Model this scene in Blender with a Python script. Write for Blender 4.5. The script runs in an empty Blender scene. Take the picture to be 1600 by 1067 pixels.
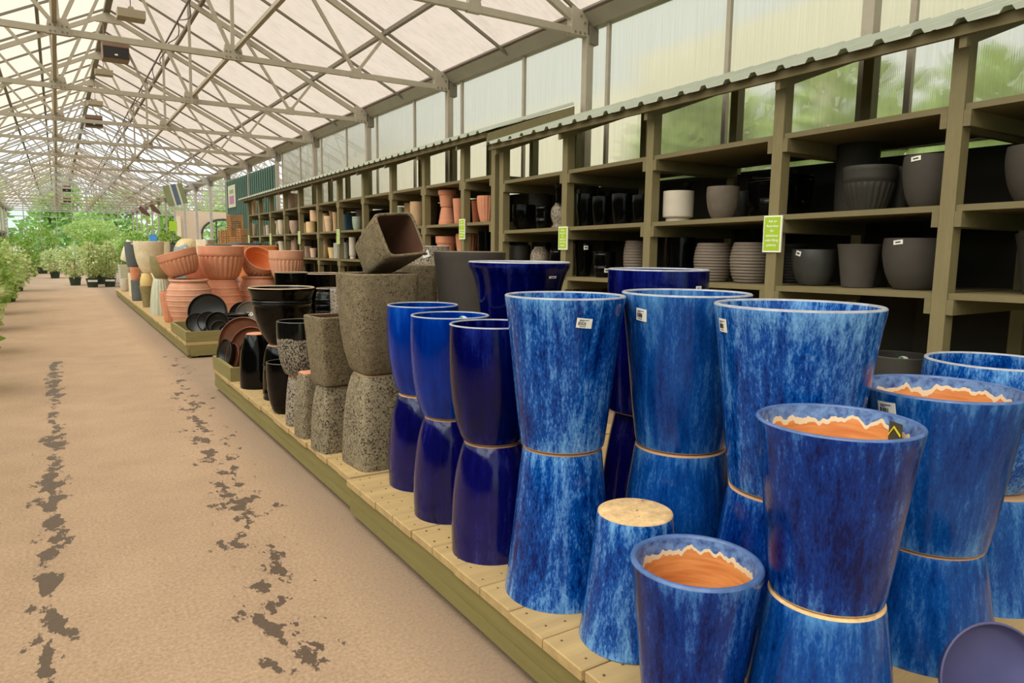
import bpy, bmesh, math, random
from mathutils import Vector, Matrix, Quaternion
random.seed(11)
SC = bpy.context.scene
COL = SC.collection
PI = math.pi

# ---------------------------------------------------------------- camera
cam_d = bpy.data.cameras.new('camera'); cam = bpy.data.objects.new('camera', cam_d); COL.objects.link(cam)
cam_d.sensor_width = 36.0; cam_d.lens = 1098.99 / 1600 * 36; cam_d.clip_end = 400
yaw, pitch, roll = .571539, .131214, .0110836
fw = Vector((math.sin(yaw), math.cos(yaw), 0)); rt = Vector((math.cos(yaw), -math.sin(yaw), 0)); up = Vector((0, 0, 1))
f2 = fw * math.cos(pitch) - up * math.sin(pitch); u2 = up * math.cos(pitch) + fw * math.sin(pitch)
r3 = rt * math.cos(roll) + u2 * math.sin(roll); u3 = u2 * math.cos(roll) - rt * math.sin(roll)
mw = Matrix((r3, u3, -f2)).transposed().to_4x4(); mw.translation = (0, 0, 1.55)
cam.matrix_world = mw
SC.camera = cam

# ---------------------------------------------------------------- sky, exposure
wd = bpy.data.worlds.new('overcast_sky'); SC.world = wd; wd.use_nodes = True
bg = wd.node_tree.nodes['Background']
bg.inputs[0].default_value = (.97, .985, 1.0, 1); bg.inputs[1].default_value = 1.2
sun_d = bpy.data.lights.new('hazy_sun', 'SUN'); sun_d.energy = 6.5; sun_d.angle = math.radians(70); sun_d.color = (.88, .97, 1.12)
sun = bpy.data.objects.new('hazy_sun', sun_d); COL.objects.link(sun)
sun.rotation_mode = 'QUATERNION'; sun.rotation_quaternion = Vector((0, 0, 1)).rotation_difference(Vector((-.62, -.22, .75)))
SC.view_settings.view_transform = 'Standard'; SC.view_settings.look = 'None'
SC.view_settings.gamma = 1; SC.view_settings.exposure = 0.0
SC.view_settings.use_curve_mapping = False

# ---------------------------------------------------------------- helpers
def lin(r, g, b):
    f = lambda c: (c / 255 / 12.92) if c / 255 <= .04045 else ((c / 255 + .055) / 1.055) ** 2.4
    return (f(r), f(g), f(b))

class MB:
    """collects geometry; build() links it as one mesh object"""
    def __init__(s): s.v = []; s.f = []
    def add(s, vs, fs):
        o = len(s.v); s.v += [tuple(v) for v in vs]; s.f += [tuple(i + o for i in q) for q in fs]
    def box(s, x0, x1, y0, y1, z0, z1, m=None):
        vs = [Vector((x, y, z)) for z in (z0, z1) for y in (y0, y1) for x in (x0, x1)]
        if m: vs = [m @ v for v in vs]
        s.add(vs, [(0, 2, 3, 1), (4, 5, 7, 6), (0, 1, 5, 4), (2, 6, 7, 3), (0, 4, 6, 2), (1, 3, 7, 5)])
    def bar(s, a, b, w, h, up=(0, 0, 1)):
        """rectangular bar from a to b, w sideways, h along up"""
        a = Vector(a); b = Vector(b); d = (b - a).normalized(); u = Vector(up)
        sd = d.cross(u).normalized() * (w / 2); uu = sd.cross(d).normalized() * (h / 2)
        vs = [p + i * sd + j * uu for p in (a, b) for i, j in ((-1, -1), (1, -1), (1, 1), (-1, 1))]
        s.add(vs, [(0, 1, 2, 3), (7, 6, 5, 4), (0, 4, 5, 1), (1, 5, 6, 2), (2, 6, 7, 3), (3, 7, 4, 0)])
    def tube(s, a, b, r, n=8, r2=None):
        a = Vector(a); b = Vector(b); d = (b - a).normalized(); r2 = r if r2 is None else r2
        u = d.orthogonal().normalized(); w = d.cross(u)
        vs = []
        for p, q in ((a, r), (b, r2)):
            for k in range(n):
                t = 2 * PI * k / n; vs.append(p + (u * math.cos(t) + w * math.sin(t)) * q)
        fs = [(k, (k + 1) % n, n + (k + 1) % n, n + k) for k in range(n)] + [tuple(range(n))[::-1], tuple(range(n, 2 * n))]
        s.add(vs, fs)
    def prism(s, poly, axis, a, b):
        """2D polygon extruded along axis index from a to b"""
        def p3(p, t):
            q = list(p); q.insert(axis, t); return q
        n = len(poly)
        vs = [p3(p, a) for p in poly] + [p3(p, b) for p in poly]
        s.add(vs, [tuple(range(n)), tuple(range(n, 2 * n))[::-1]] + [(k, n + k, n + (k + 1) % n, (k + 1) % n) for k in range(n)])
    def mesh(s, name, mat=None, smooth=False, fix=True):
        me = bpy.data.meshes.new(name); me.from_pydata(s.v, [], s.f)
        if fix:
            bm = bmesh.new(); bm.from_mesh(me); bmesh.ops.recalc_face_normals(bm, faces=bm.faces); bm.to_mesh(me); bm.free()
        if mat: me.materials.append(mat)
        if smooth:
            me.polygons.foreach_set('use_smooth', [True] * len(me.polygons))
        me.update(); return me
    def build(s, name, mat, parent=None, smooth=False, loc=(0, 0, 0), fix=True):
        return obj(name, s.mesh(name, mat, smooth, fix), parent, loc)

def obj(name, me, parent=None, loc=(0, 0, 0), rot=(0, 0, 0)):
    o = bpy.data.objects.new(name, me); COL.objects.link(o); o.parent = parent
    o.location = loc; o.rotation_euler = rot; return o
def tag(o, label=None, cat=None, group=None, kind=None):
    if label: o['label'] = label
    if cat: o['category'] = cat
    if group: o['group'] = group
    if kind: o['kind'] = kind
    return o
def empty(name, loc=(0, 0, 0), rz=0, parent=None):
    o = bpy.data.objects.new(name, None); COL.objects.link(o); o.location = loc; o.rotation_euler = (0, 0, rz); o.parent = parent
    o.empty_display_size = .1
    return o
def box(name, mat, parent, *a):
    m = MB(); m.box(*a); return m.build(name, mat, parent)
def bar(name, mat, parent, a, b, w, h, up=(0, 0, 1)):
    m = MB(); m.bar(a, b, w, h, up); return m.build(name, mat, parent)

# ---------------------------------------------------------------- materials
MAT = {}
class NT:
    def __init__(s, name):
        s.m = bpy.data.materials.new(name); s.m.use_nodes = True; s.t = s.m.node_tree; s.t.nodes.clear()
        s.out = s.t.nodes.new('ShaderNodeOutputMaterial'); MAT[name] = s.m
    def n(s, typ, props=None, **inp):
        nd = s.t.nodes.new('ShaderNode' + typ)
        for k, v in (props or {}).items(): setattr(nd, k, v)
        for k, v in inp.items():
            key = int(k[1:]) if k[0] == 'i' and k[1:].isdigit() else k.replace('_', ' ')
            s.set(nd.inputs[key], v)
        return nd
    def set(s, sock, v):
        if isinstance(v, bpy.types.NodeSocket): s.t.links.new(v, sock)
        elif isinstance(v, tuple) and len(v) == 3 and sock.type == 'RGBA': sock.default_value = (*v, 1)
        else: sock.default_value = v
    def ramp(s, fac, stops, interp='LINEAR'):
        nd = s.t.nodes.new('ShaderNodeValToRGB'); cr = nd.color_ramp; cr.interpolation = interp
        while len(cr.elements) < len(stops): cr.elements.new(.5)
        for e, (p, c) in zip(cr.elements, stops):
            e.position = p; e.color = (*c, 1) if len(c) == 3 else c
        s.set(nd.inputs[0], fac); return nd.outputs[0]
    def coord(s, scale=(1, 1, 1), kind='Object', loc=(0, 0, 0)):
        tc = s.n('TexCoord'); mp = s.n('Mapping', Vector=tc.outputs[kind], Scale=scale, Location=loc); return mp.outputs[0]
    def rnd(s, k=1.0):
        return s.n('Math', {'operation': 'MULTIPLY'}, i0=s.n('ObjectInfo').outputs['Random'], i1=k).outputs[0]
    def noise(s, vec, scale=5, detail=4, rough=.55, w=None):
        nd = s.n('TexNoise', {'noise_dimensions': '4D' if w is not None else '3D'}, Vector=vec, Scale=scale, Detail=detail, Roughness=rough)
        if w is not None: s.set(nd.inputs['W'], w)
        return nd.outputs[0]
    def math(s, op, a, b=0.0, c=0.0):
        return s.n('Math', {'operation': op}, i0=a, i1=b, i2=c).outputs[0]
    def mix(s, fac, a, b, typ='MIX'):
        nd = s.n('Mix', {'data_type': 'RGBA', 'blend_type': typ}); s.set(nd.inputs[0], fac); s.set(nd.inputs[6], a); s.set(nd.inputs[7], b)
        return nd.outputs[2]
    def bump(s, h, strength=.3, dist=.01):
        return s.n('Bump', Strength=strength, Distance=dist, Height=h).outputs[0]
    def done(s, **pr):
        p = s.n('BsdfPrincipled', **pr); s.t.links.new(p.outputs[0], s.out.inputs[0]); return s.m

def mul(c, k): return tuple(min(1, x * k) for x in c)
def plain(name, c, rough=.6, var=.18, scale=6, stretch=(1, 1, 1), bump=0, bscale=None, metal=0.0, spec=.5, detail=5):
    t = NT(name); w = t.rnd(9); v = t.coord(stretch); nz = t.noise(v, scale, detail, .6, w)
    colr = t.ramp(nz, [(.25, mul(c, 1 - var)), (.55, c), (.8, mul(c, 1 + var))])
    kw = dict(Base_Color=colr, Roughness=rough, Metallic=metal, Specular_IOR_Level=spec)
    if bump: kw['Normal'] = t.bump(t.noise(v, bscale or scale * 6, 4, .6), bump, .01)
    return t.done(**kw)
def glaze(name, dark, mid, light, rough=.16, streak=9, pos=(.36, .52, .68), fleck=.35, ends=.0, spec=.4):
    """runny glaze: vertical streaks and flecks; thinner and paler towards lip and foot by `ends`"""
    t = NT(name); w = t.rnd(23)
    st = t.noise(t.coord((1, 1, .07)), streak * 3.4, 4, .62, w)
    fine = t.noise(t.coord((1, 1, .36)), 165, 3, .7, w)
    mid_ = t.noise(t.coord((1, 1, .25)), 46, 3, .6, w)
    big = t.noise(t.coord((1, 1, .4)), 5.5, 3, .5, w)
    s1 = t.math('MULTIPLY_ADD', st, .5, t.math('MULTIPLY', big, .5))
    s2 = t.math('MULTIPLY_ADD', t.math('SUBTRACT', fine, .5), fleck, s1)
    s2 = t.math('MULTIPLY_ADD', t.math('SUBTRACT', mid_, .5), fleck * .7, s2)
    if ends:
        gz = t.n('SeparateXYZ', Vector=t.n('TexCoord').outputs['Generated']).outputs[2]
        e = t.math('ABSOLUTE', t.math('MULTIPLY_ADD', gz, 2.0, -1.0))
        e = t.math('POWER', t.math('MULTIPLY_ADD', t.math('SUBTRACT', st, .5), .5, e), 5.0)
        s2 = t.math('MULTIPLY_ADD', e, ends, s2)
    colr = t.ramp(s2, [(pos[0], dark), (pos[1], mid), (pos[2], light)])
    return t.done(Base_Color=colr, Roughness=rough, Specular_IOR_Level=spec, Normal=t.bump(t.math('MULTIPLY_ADD', mid_, .6, t.math('ADD', st, t.math('MULTIPLY', fine, .2))), .14, .01))
def pitted(name, light, dark, scale=55, amount=.43, rough=.85, strength=.7, vein=0.0):
    t = NT(name); w = t.rnd(7); v = t.coord()
    n1 = t.noise(v, scale, 3, .6, w); n2 = t.noise(v, scale * .45, 3, .6, w); patch = t.noise(v, 7, 3, .6, w)
    lv = t.math('MULTIPLY_ADD', t.math('SUBTRACT', patch, .5), .22, n1)
    pit = t.ramp(lv, [(amount - .05, (0, 0, 0)), (amount + .03, (1, 1, 1))])
    hole = t.ramp(n2, [(.30, (0, 0, 0)), (.36, (1, 1, 1))])
    pm = t.math('MULTIPLY', pit, hole)
    nz = t.noise(v, 30, 4, .7, w)
    base = t.ramp(nz, [(.3, mul(light, .68)), (.55, light), (.75, mul(light, 1.3))])
    if vein:
        rd = t.math('ABSOLUTE', t.math('SUBTRACT', t.noise(v, scale * .55, 2, .5, w), .5))
        base = t.mix(t.math('MULTIPLY', t.math('LESS_THAN', rd, .022), vein), base, mul(light, 1.6))
    colr = t.mix(pm, dark, base)
    return t.done(Base_Color=colr, Roughness=rough, Specular_IOR_Level=.25, Normal=t.bump(t.math('MULTIPLY_ADD', nz, .35, pm), strength, .006))
plain('olive_paint', lin(120, 110, 76), .62, .14, 5, (6, 1, 6), .12, 40)
plain('olive_post', lin(128, 118, 82), .62, .14, 5, (6, 6, 1), .12, 40)
plain('olive_skirt', lin(134, 124, 74), .62, .16, 4, (1, .3, 5), .15, 30)
plain('deck_tan', lin(188, 160, 110), .72, .2, 4, (.4, 5, 5), .25, 26)
plain('dark_ply', lin(44, 40, 30), .8, .2, 4)
plain('raw_wood', lin(120, 98, 64), .75, .2, 5, (6, 6, 1), .1, 30)
plain('galvanised', lin(168, 160, 144), .55, .1, 8, metal=.15)
plain('galv_dark', lin(120, 112, 98), .55, .1, 8, metal=.2)
plain('gutter_metal', lin(150, 143, 128), .5, .1, 4, metal=.25)
plain('corrugated_grey', lin(168, 176, 160), .45, .07, 5, (1, 3, 1), metal=.2)
plain('green_batten', lin(78, 110, 98), .6, .12, 3, (4, 4, 1))
plain('green_sheet', lin(48, 74, 66), .6, .12, 3)
plain('black_box', lin(26, 22, 20), .5, .1)
plain('cable_dark', lin(92, 80, 78), .6, .1)
plain('fan_brown', lin(120, 92, 74), .5, .1)
plain('fixture_beige', lin(150, 138, 116), .6, .06)
plain('white_enamel', lin(226, 222, 206), .5, .04)
plain('white_label', lin(238, 236, 226), .5, .02)
plain('print_ink', lin(42, 40, 44), .7, .02)
plain('sign_lime', lin(166, 200, 44), .45, .04)
plain('sign_white', lin(244, 246, 228), .5, .02)
plain('sticker_green', lin(70, 160, 84), .5, .03)
plain('tag_dark', lin(62, 66, 54), .5, .05)
plain('tag_yellow', lin(224, 214, 40), .5, .02)
plain('sticker_blue', lin(40, 150, 205), .5, .03)
# pots
glaze('blue_light', lin(0, 26, 92), lin(10, 76, 158), lin(112, 168, 222), .14, 9, (.37, .54, .78), .62, .15, .28)
glaze('blue_mid', lin(0, 30, 94), lin(14, 72, 146), lin(88, 146, 202), .14, 9, (.34, .54, .80), .34, .13, .28)
glaze('blue_deep', lin(0, 16, 74), lin(6, 52, 132), lin(80, 140, 208), .14, 9, (.37, .56, .82), .46, .10, .28)
glaze('cobalt', lin(0, 20, 96), lin(0, 46, 142), lin(24, 88, 186), .09, 7, (.3, .55, .8), .2, .1, .26)
glaze('navy', lin(0, 2, 40), lin(2, 6, 74), lin(30, 46, 132), .09, 7, (.34, .56, .8), .22, .1, .28)
glaze('violet_navy', lin(2, 3, 50), lin(10, 10, 84), lin(60, 62, 136), .09, 7, (.34, .56, .8), .25, .04, .42)
glaze('black_glaze', lin(4, 4, 4), lin(8, 8, 7), lin(28, 30, 26), .08, 8, (.4, .62, .88), .25, 0, .24)
plain('rim_pale', lin(164, 168, 178), .4, .35, 26, bump=.05)
plain('rim_buff', lin(188, 164, 136), .5, .22, 14)
plain('rim_blue', lin(84, 112, 164), .32, .45, 24)
plain('rim_dark', lin(78, 74, 66), .35, .2, 14)
pitted('clay_cream', lin(226, 190, 138), lin(120, 84, 52), 62, .30, .85, .3)
plain('clay_orange', lin(206, 132, 72), .8, .14, 9, (1, 1, 5))
plain('clay_foot', lin(192, 150, 112), .8, .15, 12)
plain('terracotta', lin(214, 146, 112), .85, .16, 8, bump=.15)
plain('terracotta_pale', lin(212, 156, 126), .85, .18, 9, bump=.15)
plain('terracotta_bright', lin(220, 136, 78), .75, .1, 6)
plain('terracotta_dark', lin(166, 92, 62), .85, .14, 8)
plain('saucer_brown', lin(112, 66, 44), .38, .2, 9, (1, 1, 3))
plain('saucer_black', lin(28, 26, 23), .35, .2, 9)
plain('saucer_grey', lin(112, 106, 96), .6, .15, 9)
plain('saucer_violet', lin(84, 84, 128), .5, .15, 9)
plain('pot_grey', lin(70, 64, 57), .78, .14, 9, bump=.25, bscale=160)
plain('pot_charcoal', lin(50, 48, 42), .6, .2, 9, bump=.2, bscale=120)
plain('pot_grey_brown', lin(104, 94, 80), .7, .25, 14, bump=.3, bscale=140)
plain('pot_graphite', lin(62, 62, 58), .42, .3, 6, bump=.1)
plain('pot_ribbed_grey', lin(116, 104, 92), .6, .2, 9, (1, 1, 4))
plain('pot_white', lin(200, 190, 172), .6, .1, 9)
plain('pot_cream', lin(226, 212, 186), .75, .14, 9, bump=.1)
plain('pot_tan', lin(196, 164, 124), .8, .14, 9)
plain('pot_brown', lin(120, 96, 74), .8, .14, 9)
plain('pot_sand', lin(230, 198, 156), .8, .12, 9, (1, 1, 4))
plain('pot_sand_yellow', lin(232, 200, 146), .8, .1, 9, (1, 1, 4))
plain('pot_blush', lin(226, 194, 168), .8, .12, 9)
plain('pot_rust_white', lin(200, 172, 150), .85, .3, 16)
plain('pot_plum', lin(96, 76, 66), .7, .15, 9)
plain('pot_celadon', lin(158, 170, 150), .5, .15, 9, (1, 1, 6))
plain('pot_slate_blue', lin(70, 100, 118), .45, .2, 7)
plain('pot_slate', lin(92, 98, 98), .7, .15, 9, bump=.1)
plain('pot_limestone', lin(224, 208, 174), .85, .18, 7, bump=.2)
plain('pot_moss', lin(142, 130, 88), .85, .26, 12, bump=.2)
plain('pot_yellow', lin(216, 190, 124), .8, .14, 8)
plain('pot_sage', lin(190, 192, 168), .7, .18, 5, (6, 6, 1))
pitted('stone', lin(126, 113, 88), lin(62, 52, 38), 120, .40)
pitted('stone_pale', lin(140, 128, 104), lin(64, 54, 42), 112, .44, vein=.5)
pitted('lava_glaze', lin(166, 154, 136), lin(34, 29, 24), 105, .47, .3, .5)
plain('stone_inside', lin(92, 60, 42), .9, .2, 8, bump=.1)
plain('wicker', lin(176, 128, 78), .75, .25, 12)
plain('leaf_green', lin(96, 140, 48), .55, .45, 3)
plain('leaf_light', lin(160, 186, 84), .55, .4, 5)
plain('leaf_dark', lin(56, 92, 40), .55, .4, 4)
plain('stem_brown', lin(110, 84, 56), .8, .2, 8)
plain('nursery_green', lin(42, 62, 46), .55, .1)
plain('soil', lin(62, 46, 34), .95, .2, 30, bump=.3)
plain('beige_wall', lin(206, 182, 154), .8, .05, 2)
plain('cream_cladding', lin(228, 214, 186), .8, .05, 2)
plain('dark_frame', lin(60, 56, 48), .6, .1)
plain('blue_poster', lin(70, 140, 205), .5, .25, 3)
plain('board_green', lin(138, 150, 112), .6, .15, 3)
plain('board_blue', lin(96, 118, 140), .6, .15, 3)
plain('poster_pale', lin(196, 200, 170), .5, .1, 3)
plain('poster_purple', lin(170, 110, 150), .5, .25, 9)
plain('grass', lin(120, 150, 66), .9, .3, 1.5)
plain('bark', lin(96, 78, 58), .85, .2, 6)
plain('ornament_brown', lin(96, 66, 48), .6, .2, 9)

def blue_drip_egg():
    t = NT('drip_glaze'); v = t.coord(); z = t.n('SeparateXYZ', Vector=v).outputs[2]
    nz = t.noise(t.coord((1, 1, .12)), 12, 3, .6)
    k = t.math('ADD', z, t.math('MULTIPLY', t.math('SUBTRACT', nz, .5), .9))
    speck = t.noise(v, 45, 3, .7)
    top = t.ramp(speck, [(.4, lin(200, 176, 110)), (.6, lin(220, 204, 160))])
    bot = t.ramp(speck, [(.4, lin(96, 122, 138)), (.65, lin(150, 168, 172))])
    t.done(Base_Color=t.mix(t.ramp(k, [(1.27, (0, 0, 0)), (1.33, (1, 1, 1))]) if False else t.math('GREATER_THAN', k, 1.28), bot, top), Roughness=.35)
blue_drip_egg()
def drip_inside():
    """pot interior: glaze at the lip running down in drips over bare orange clay; z is measured from the lip"""
    t = NT('drip_inside'); v = t.coord(); sx = t.n('SeparateXYZ', Vector=v)
    nz = t.noise(t.coord((1, 1, .05)), 26, 2, .5, t.rnd(9)); nb = t.noise(t.coord((1, 1, .05)), 6, 2, .5, t.rnd(5))
    d = t.math('ADD', t.math('MULTIPLY', sx.outputs[2], -1.0), t.math('MULTIPLY_ADD', nz, -.075, t.math('MULTIPLY', nb, -.07)))
    g = t.noise(v, 40, 3, .6)
    blue = t.ramp(g, [(.3, lin(40, 70, 136)), (.6, lin(110, 146, 196))])
    clay = t.ramp(t.noise(t.coord((1, 1, 8)), 8, 3, .5), [(.3, lin(196, 112, 50)), (.7, lin(226, 150, 84))])
    e1 = t.math('GREATER_THAN', t.math('MULTIPLY_ADD', nb, .03, d), -.024); e2 = t.math('GREATER_THAN', d, -.025)
    colr = t.mix(e2, t.mix(e1, blue, lin(226, 204, 168)), clay)
    t.done(Base_Color=colr, Roughness=.55)
drip_inside()
def half_lava():
    t = NT('black_over_lava'); v = t.coord(); z = t.n('SeparateXYZ', Vector=v).outputs[2]
    vo = t.n('TexNoise', Vector=v, Scale=85.0, Detail=3.0)
    pit = t.ramp(vo.outputs[0], [(.42, lin(26, 22, 18)), (.56, lin(150, 138, 120))])
    k = t.math('GREATER_THAN', t.math('ADD', z, t.math('MULTIPLY', t.noise(v, 14), .06)), .30)
    t.done(Base_Color=t.mix(k, pit, lin(12, 12, 11)), Roughness=t.math('MULTIPLY_ADD', k, -.55, .7), Normal=t.bump(t.math('MULTIPLY', vo.outputs[0], t.math('SUBTRACT', 1.0, k)), .5, .006))
half_lava()
def lattice():
    t = NT('lattice_glaze'); tc = t.coord(); s = t.n('SeparateXYZ', Vector=tc)
    ang = t.math('ARCTAN2', s.outputs[1], s.outputs[0])
    a = t.math('SINE', t.math('ADD', t.math('MULTIPLY', ang, 14.0), t.math('MULTIPLY', s.outputs[2], 160.0)))
    b = t.math('SINE', t.math('SUBTRACT', t.math('MULTIPLY', ang, 14.0), t.math('MULTIPLY', s.outputs[2], 160.0)))
    k = t.math('GREATER_THAN', t.math('MAXIMUM', a, b), .55)
    t.done(Base_Color=t.mix(k, lin(70, 108, 116), lin(226, 222, 204)), Roughness=.4)
lattice()
def asphalt():
    t = NT('asphalt'); v = t.coord(); s = t.n('SeparateXYZ', Vector=v); x, y = s.outputs[0], s.outputs[1]
    g1 = t.noise(v, 62, 5, .75); g2 = t.noise(v, 2.2, 5, .6); g3 = t.noise(v, .5, 3, .5)
    base = t.ramp(t.math('MULTIPLY_ADD', g2, .5, t.math('MULTIPLY', g3, .5)), [(.35, lin(160, 132, 106)), (.5, lin(180, 150, 120)), (.66, lin(196, 166, 134))])
    base = t.mix(.5, base, t.ramp(g1, [(.32, mul(lin(180, 150, 120), .42)), (.5, lin(178, 150, 122)), (.7, mul(lin(196, 170, 142), 1.2))]))
    # base colour turns greyer and darker towards the platforms
    base = t.mix(t.math('MULTIPLY', t.ramp(t.math('ADD', x, t.math('MULTIPLY', g2, .35)), [(.0, (0, 0, 0)), (1.0, (0, 0, 0))]) if False else t.math('SMOOTH_MIN', 1.0, t.math('MAXIMUM', 0.0, t.math('MULTIPLY_ADD', t.math('ADD', x, t.math('MULTIPLY', g2, .3)), 3.2, -3.6)), .1), .55), base, lin(128, 112, 98))
    # damp patches where water stands: a broken line along the middle and one at the left
    c1 = t.math('ABSOLUTE', t.math('SUBTRACT', x, t.math('MULTIPLY_ADD', y, .075, .47)))
    b1 = t.math('SUBTRACT', 1.0, t.math('DIVIDE', c1, .30))
    c2 = t.math('ABSOLUTE', t.math('ADD', x, .12)); b2 = t.math('SUBTRACT', 1.0, t.math('DIVIDE', c2, .13))
    st = t.coord((1, .55, 1)); p1 = t.noise(st, 9, 6, .66); p2 = t.noise(st, 1.3, 2, .5)
    k1 = t.math('GREATER_THAN', t.math('ADD', p1, t.math('ADD', t.math('MULTIPLY', b1, .17), t.math('MULTIPLY', p2, .30))), .835)
    k2 = t.math('GREATER_THAN', t.math('ADD', p1, t.math('ADD', t.math('MULTIPLY', b2, .22), t.math('MULTIPLY', p2, .34))), .835)
    near = t.math('LESS_THAN', y, 11.0)
    k = t.math('MULTIPLY', t.math('MAXIMUM', t.math('MULTIPLY', k1, t.math('GREATER_THAN', b1, 0.0)), t.math('MULTIPLY', k2, t.math('GREATER_THAN', b2, 0.0))), near)
    colr = t.mix(k, base, t.mix(.18, lin(66, 55, 46), base))
    t.done(Base_Color=colr, Roughness=t.math('MULTIPLY_ADD', k, -.35, .85), Specular_IOR_Level=.35, Normal=t.bump(g1, .5, .006))
asphalt()

def sheet(name, tint, scat, stain=.1, ribs=None, clear=.75, stretch=(1, 1, 1)):
    """thin translucent glazing: part of the light goes straight through, part is scattered"""
    t = NT(name); v = t.coord(stretch)
    nz = t.noise(v, 3.2, 6, .65); n2 = t.noise(t.coord((.25, 3, 1)), 6, 4, .6)
    k = t.math('MULTIPLY_ADD', nz, .6, t.math('MULTIPLY', n2, .4))
    tc = t.ramp(k, [(.3, mul(tint, 1 - stain)), (.5, tint), (.72, mul(tint, 1 + stain * .5))])
    tr = t.n('BsdfTransparent', Color=tc); tl = t.n('BsdfTranslucent', Color=scat)
    mx = t.n('MixShader', i0=clear); t.set(mx.inputs[1], tl.outputs[0]); t.set(mx.inputs[2], tr.outputs[0])
    t.t.links.new(mx.outputs[0], t.out.inputs[0]); return t.m
sheet('roof_cloth', lin(222, 206, 186), lin(190, 172, 150), .2, clear=.88)
sheet('roof_cream', lin(236, 222, 200), lin(214, 200, 176), .06, clear=.85)
sheet('roof_clear', lin(250, 248, 244), lin(230, 228, 220), .03, clear=.8)
def polywall():
    t = NT('polycarbonate'); v = t.coord(); s = t.n('SeparateXYZ', Vector=v)
    rib = t.math('SINE', t.math('MULTIPLY', s.outputs[1], 2 * PI / .016))
    st = t.noise(t.coord((1, 14, .3)), 4, 3, .6)
    nrm = t.bump(t.math('MULTIPLY_ADD', rib, .5, st), .25, .004)
    tc = t.ramp(st, [(.3, lin(200, 206, 194)), (.7, lin(226, 228, 212))])
    rf = t.n('BsdfRefraction', Color=tc, Roughness=.42, IOR=1.06, Normal=nrm)
    tl = t.n('BsdfTranslucent', Color=lin(206, 200, 176)); tr = t.n('BsdfTransparent', Color=lin(226, 226, 212))
    m1 = t.n('MixShader', i0=.38); t.set(m1.inputs[1], rf.outputs[0]); t.set(m1.inputs[2], tl.outputs[0])
    m2 = t.n('MixShader', i0=.16); t.set(m2.inputs[1], m1.outputs[0]); t.set(m2.inputs[2], tr.outputs[0])
    t.t.links.new(m2.outputs[0], t.out.inputs[0])
polywall()
def glass():
    t = NT('glass_pane'); tr = t.n('BsdfTransparent', Color=lin(226, 240, 232)); gl = t.n('BsdfGlossy', Roughness=.05, Color=(.9, .95, .92))
    mx = t.n('MixShader', i0=.06); t.set(mx.inputs[1], tr.outputs[0]); t.set(mx.inputs[2], gl.outputs[0])
    t.t.links.new(mx.outputs[0], t.out.inputs[0])
glass()
def leafmat(name, c1, c2):
    t = NT(name); nz = t.noise(t.coord(), 4, 4, .7); c = t.ramp(nz, [(.3, c1), (.7, c2)])
    p = t.n('BsdfPrincipled', Base_Color=c, Roughness=.5); tl = t.n('BsdfTranslucent', Color=c)
    mx = t.n('MixShader', i0=.35); t.set(mx.inputs[1], p.outputs[0]); t.set(mx.inputs[2], tl.outputs[0]); t.t.links.new(mx.outputs[0], t.out.inputs[0])
leafmat('leaves_mid', lin(92, 136, 50), lin(176, 206, 96)); leafmat('leaves_pale', lin(150, 172, 84), lin(236, 240, 186)); leafmat('leaves_tree', lin(132, 172, 84), lin(206, 226, 140)); leafmat('leaves_hedge', lin(150, 176, 96), lin(212, 226, 140))

# ================================================================ the setting
YN, YF = -7.48, 69.0
floor = MB(); floor.box(-3.6, 15, YN - 1, YF + .5, -.2, 0)
tag(floor.build('floor', MAT['asphalt']), 'tan asphalt aisle floor with dark damp patches', 'floor', kind='structure')
g = MB(); g.box(-60, 90, -60, 140, -.5, -.22)
tag(g.build('ground', MAT['grass']), 'grassy ground outside the greenhouse', 'ground', kind='structure')

# ---- ceiling: trusses, purlins, sash bars, roof panels
ceiling = empty('ceiling', (1.2, 0, 4.2)); tag(ceiling, 'greenhouse roof of translucent panels on grey steel trusses', 'ceiling', kind='structure')
CX = 1.2
def at_c(name, me, y, parent=ceiling, dx=0.0): return obj(name, me, parent, (dx, y, -4.2))
def tri_part(fn, mat='galvanised'):
    m = MB(); fn(m); return m.mesh('truss_piece', MAT[mat])
RZ = lambda d: 4.27 + .507 * (4.2 - abs(d))           # top chord height; d is the distance from the ridge line
parts = []
parts.append(('bottom_chord', tri_part(lambda m: m.bar((-4.25, 0, 4.15), (4.25, 0, 4.15), .06, .075))))
for s in (-1, 1):
    parts.append(('top_chord', tri_part(lambda m: m.bar((s * 4.2, 0, RZ(4.2)), (0, 0, RZ(0)), .06, .085))))
    for a, b in (((2.8, 4.17), (3.25, RZ(3.25))), ((2.8, 4.17), (2.0, RZ(2.0))), ((1.02, 4.17), (2.0, RZ(2.0))), ((1.02, 4.17), (1.05, RZ(1.05))), ((1.02, 4.17), (.05, RZ(.05)))):
        parts.append(('web_member', tri_part(lambda m: m.bar((s * a[0], 0, a[1]), (s * b[0], 0, b[1]), .045, .045, (0, 1, 0)))))
    for x, w, h in ((2.8, .17, .14), (1.02, .26, .2)):
        parts.append(('gusset_plate', tri_part(lambda m: m.prism([(s * x - w / 2, 4.105), (s * x + w / 2, 4.105), (s * x + w / 2, 4.17), (s * x + w * .4, 4.1 + h), (s * x - w * .4, 4.1 + h), (s * x - w / 2, 4.17)], 1, -.036, .036))))
    parts.append(('eave_plate', tri_part(lambda m: m.prism([(s * 4.12, 4.10), (s * 4.36, 4.10), (s * 4.36, 4.36), (s * 4.12, 4.42)], 1, -.05, .05))))
parts.append(('ridge_plate', tri_part(lambda m: m.prism([(-.22, RZ(.22) - .06), (0, RZ(0) - .16), (.22, RZ(.22) - .06), (.22, RZ(.22) + .05), (0, RZ(0) + .05), (-.22, RZ(.22) + .05)], 1, -.036, .036))))
bolt = MB()
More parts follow.
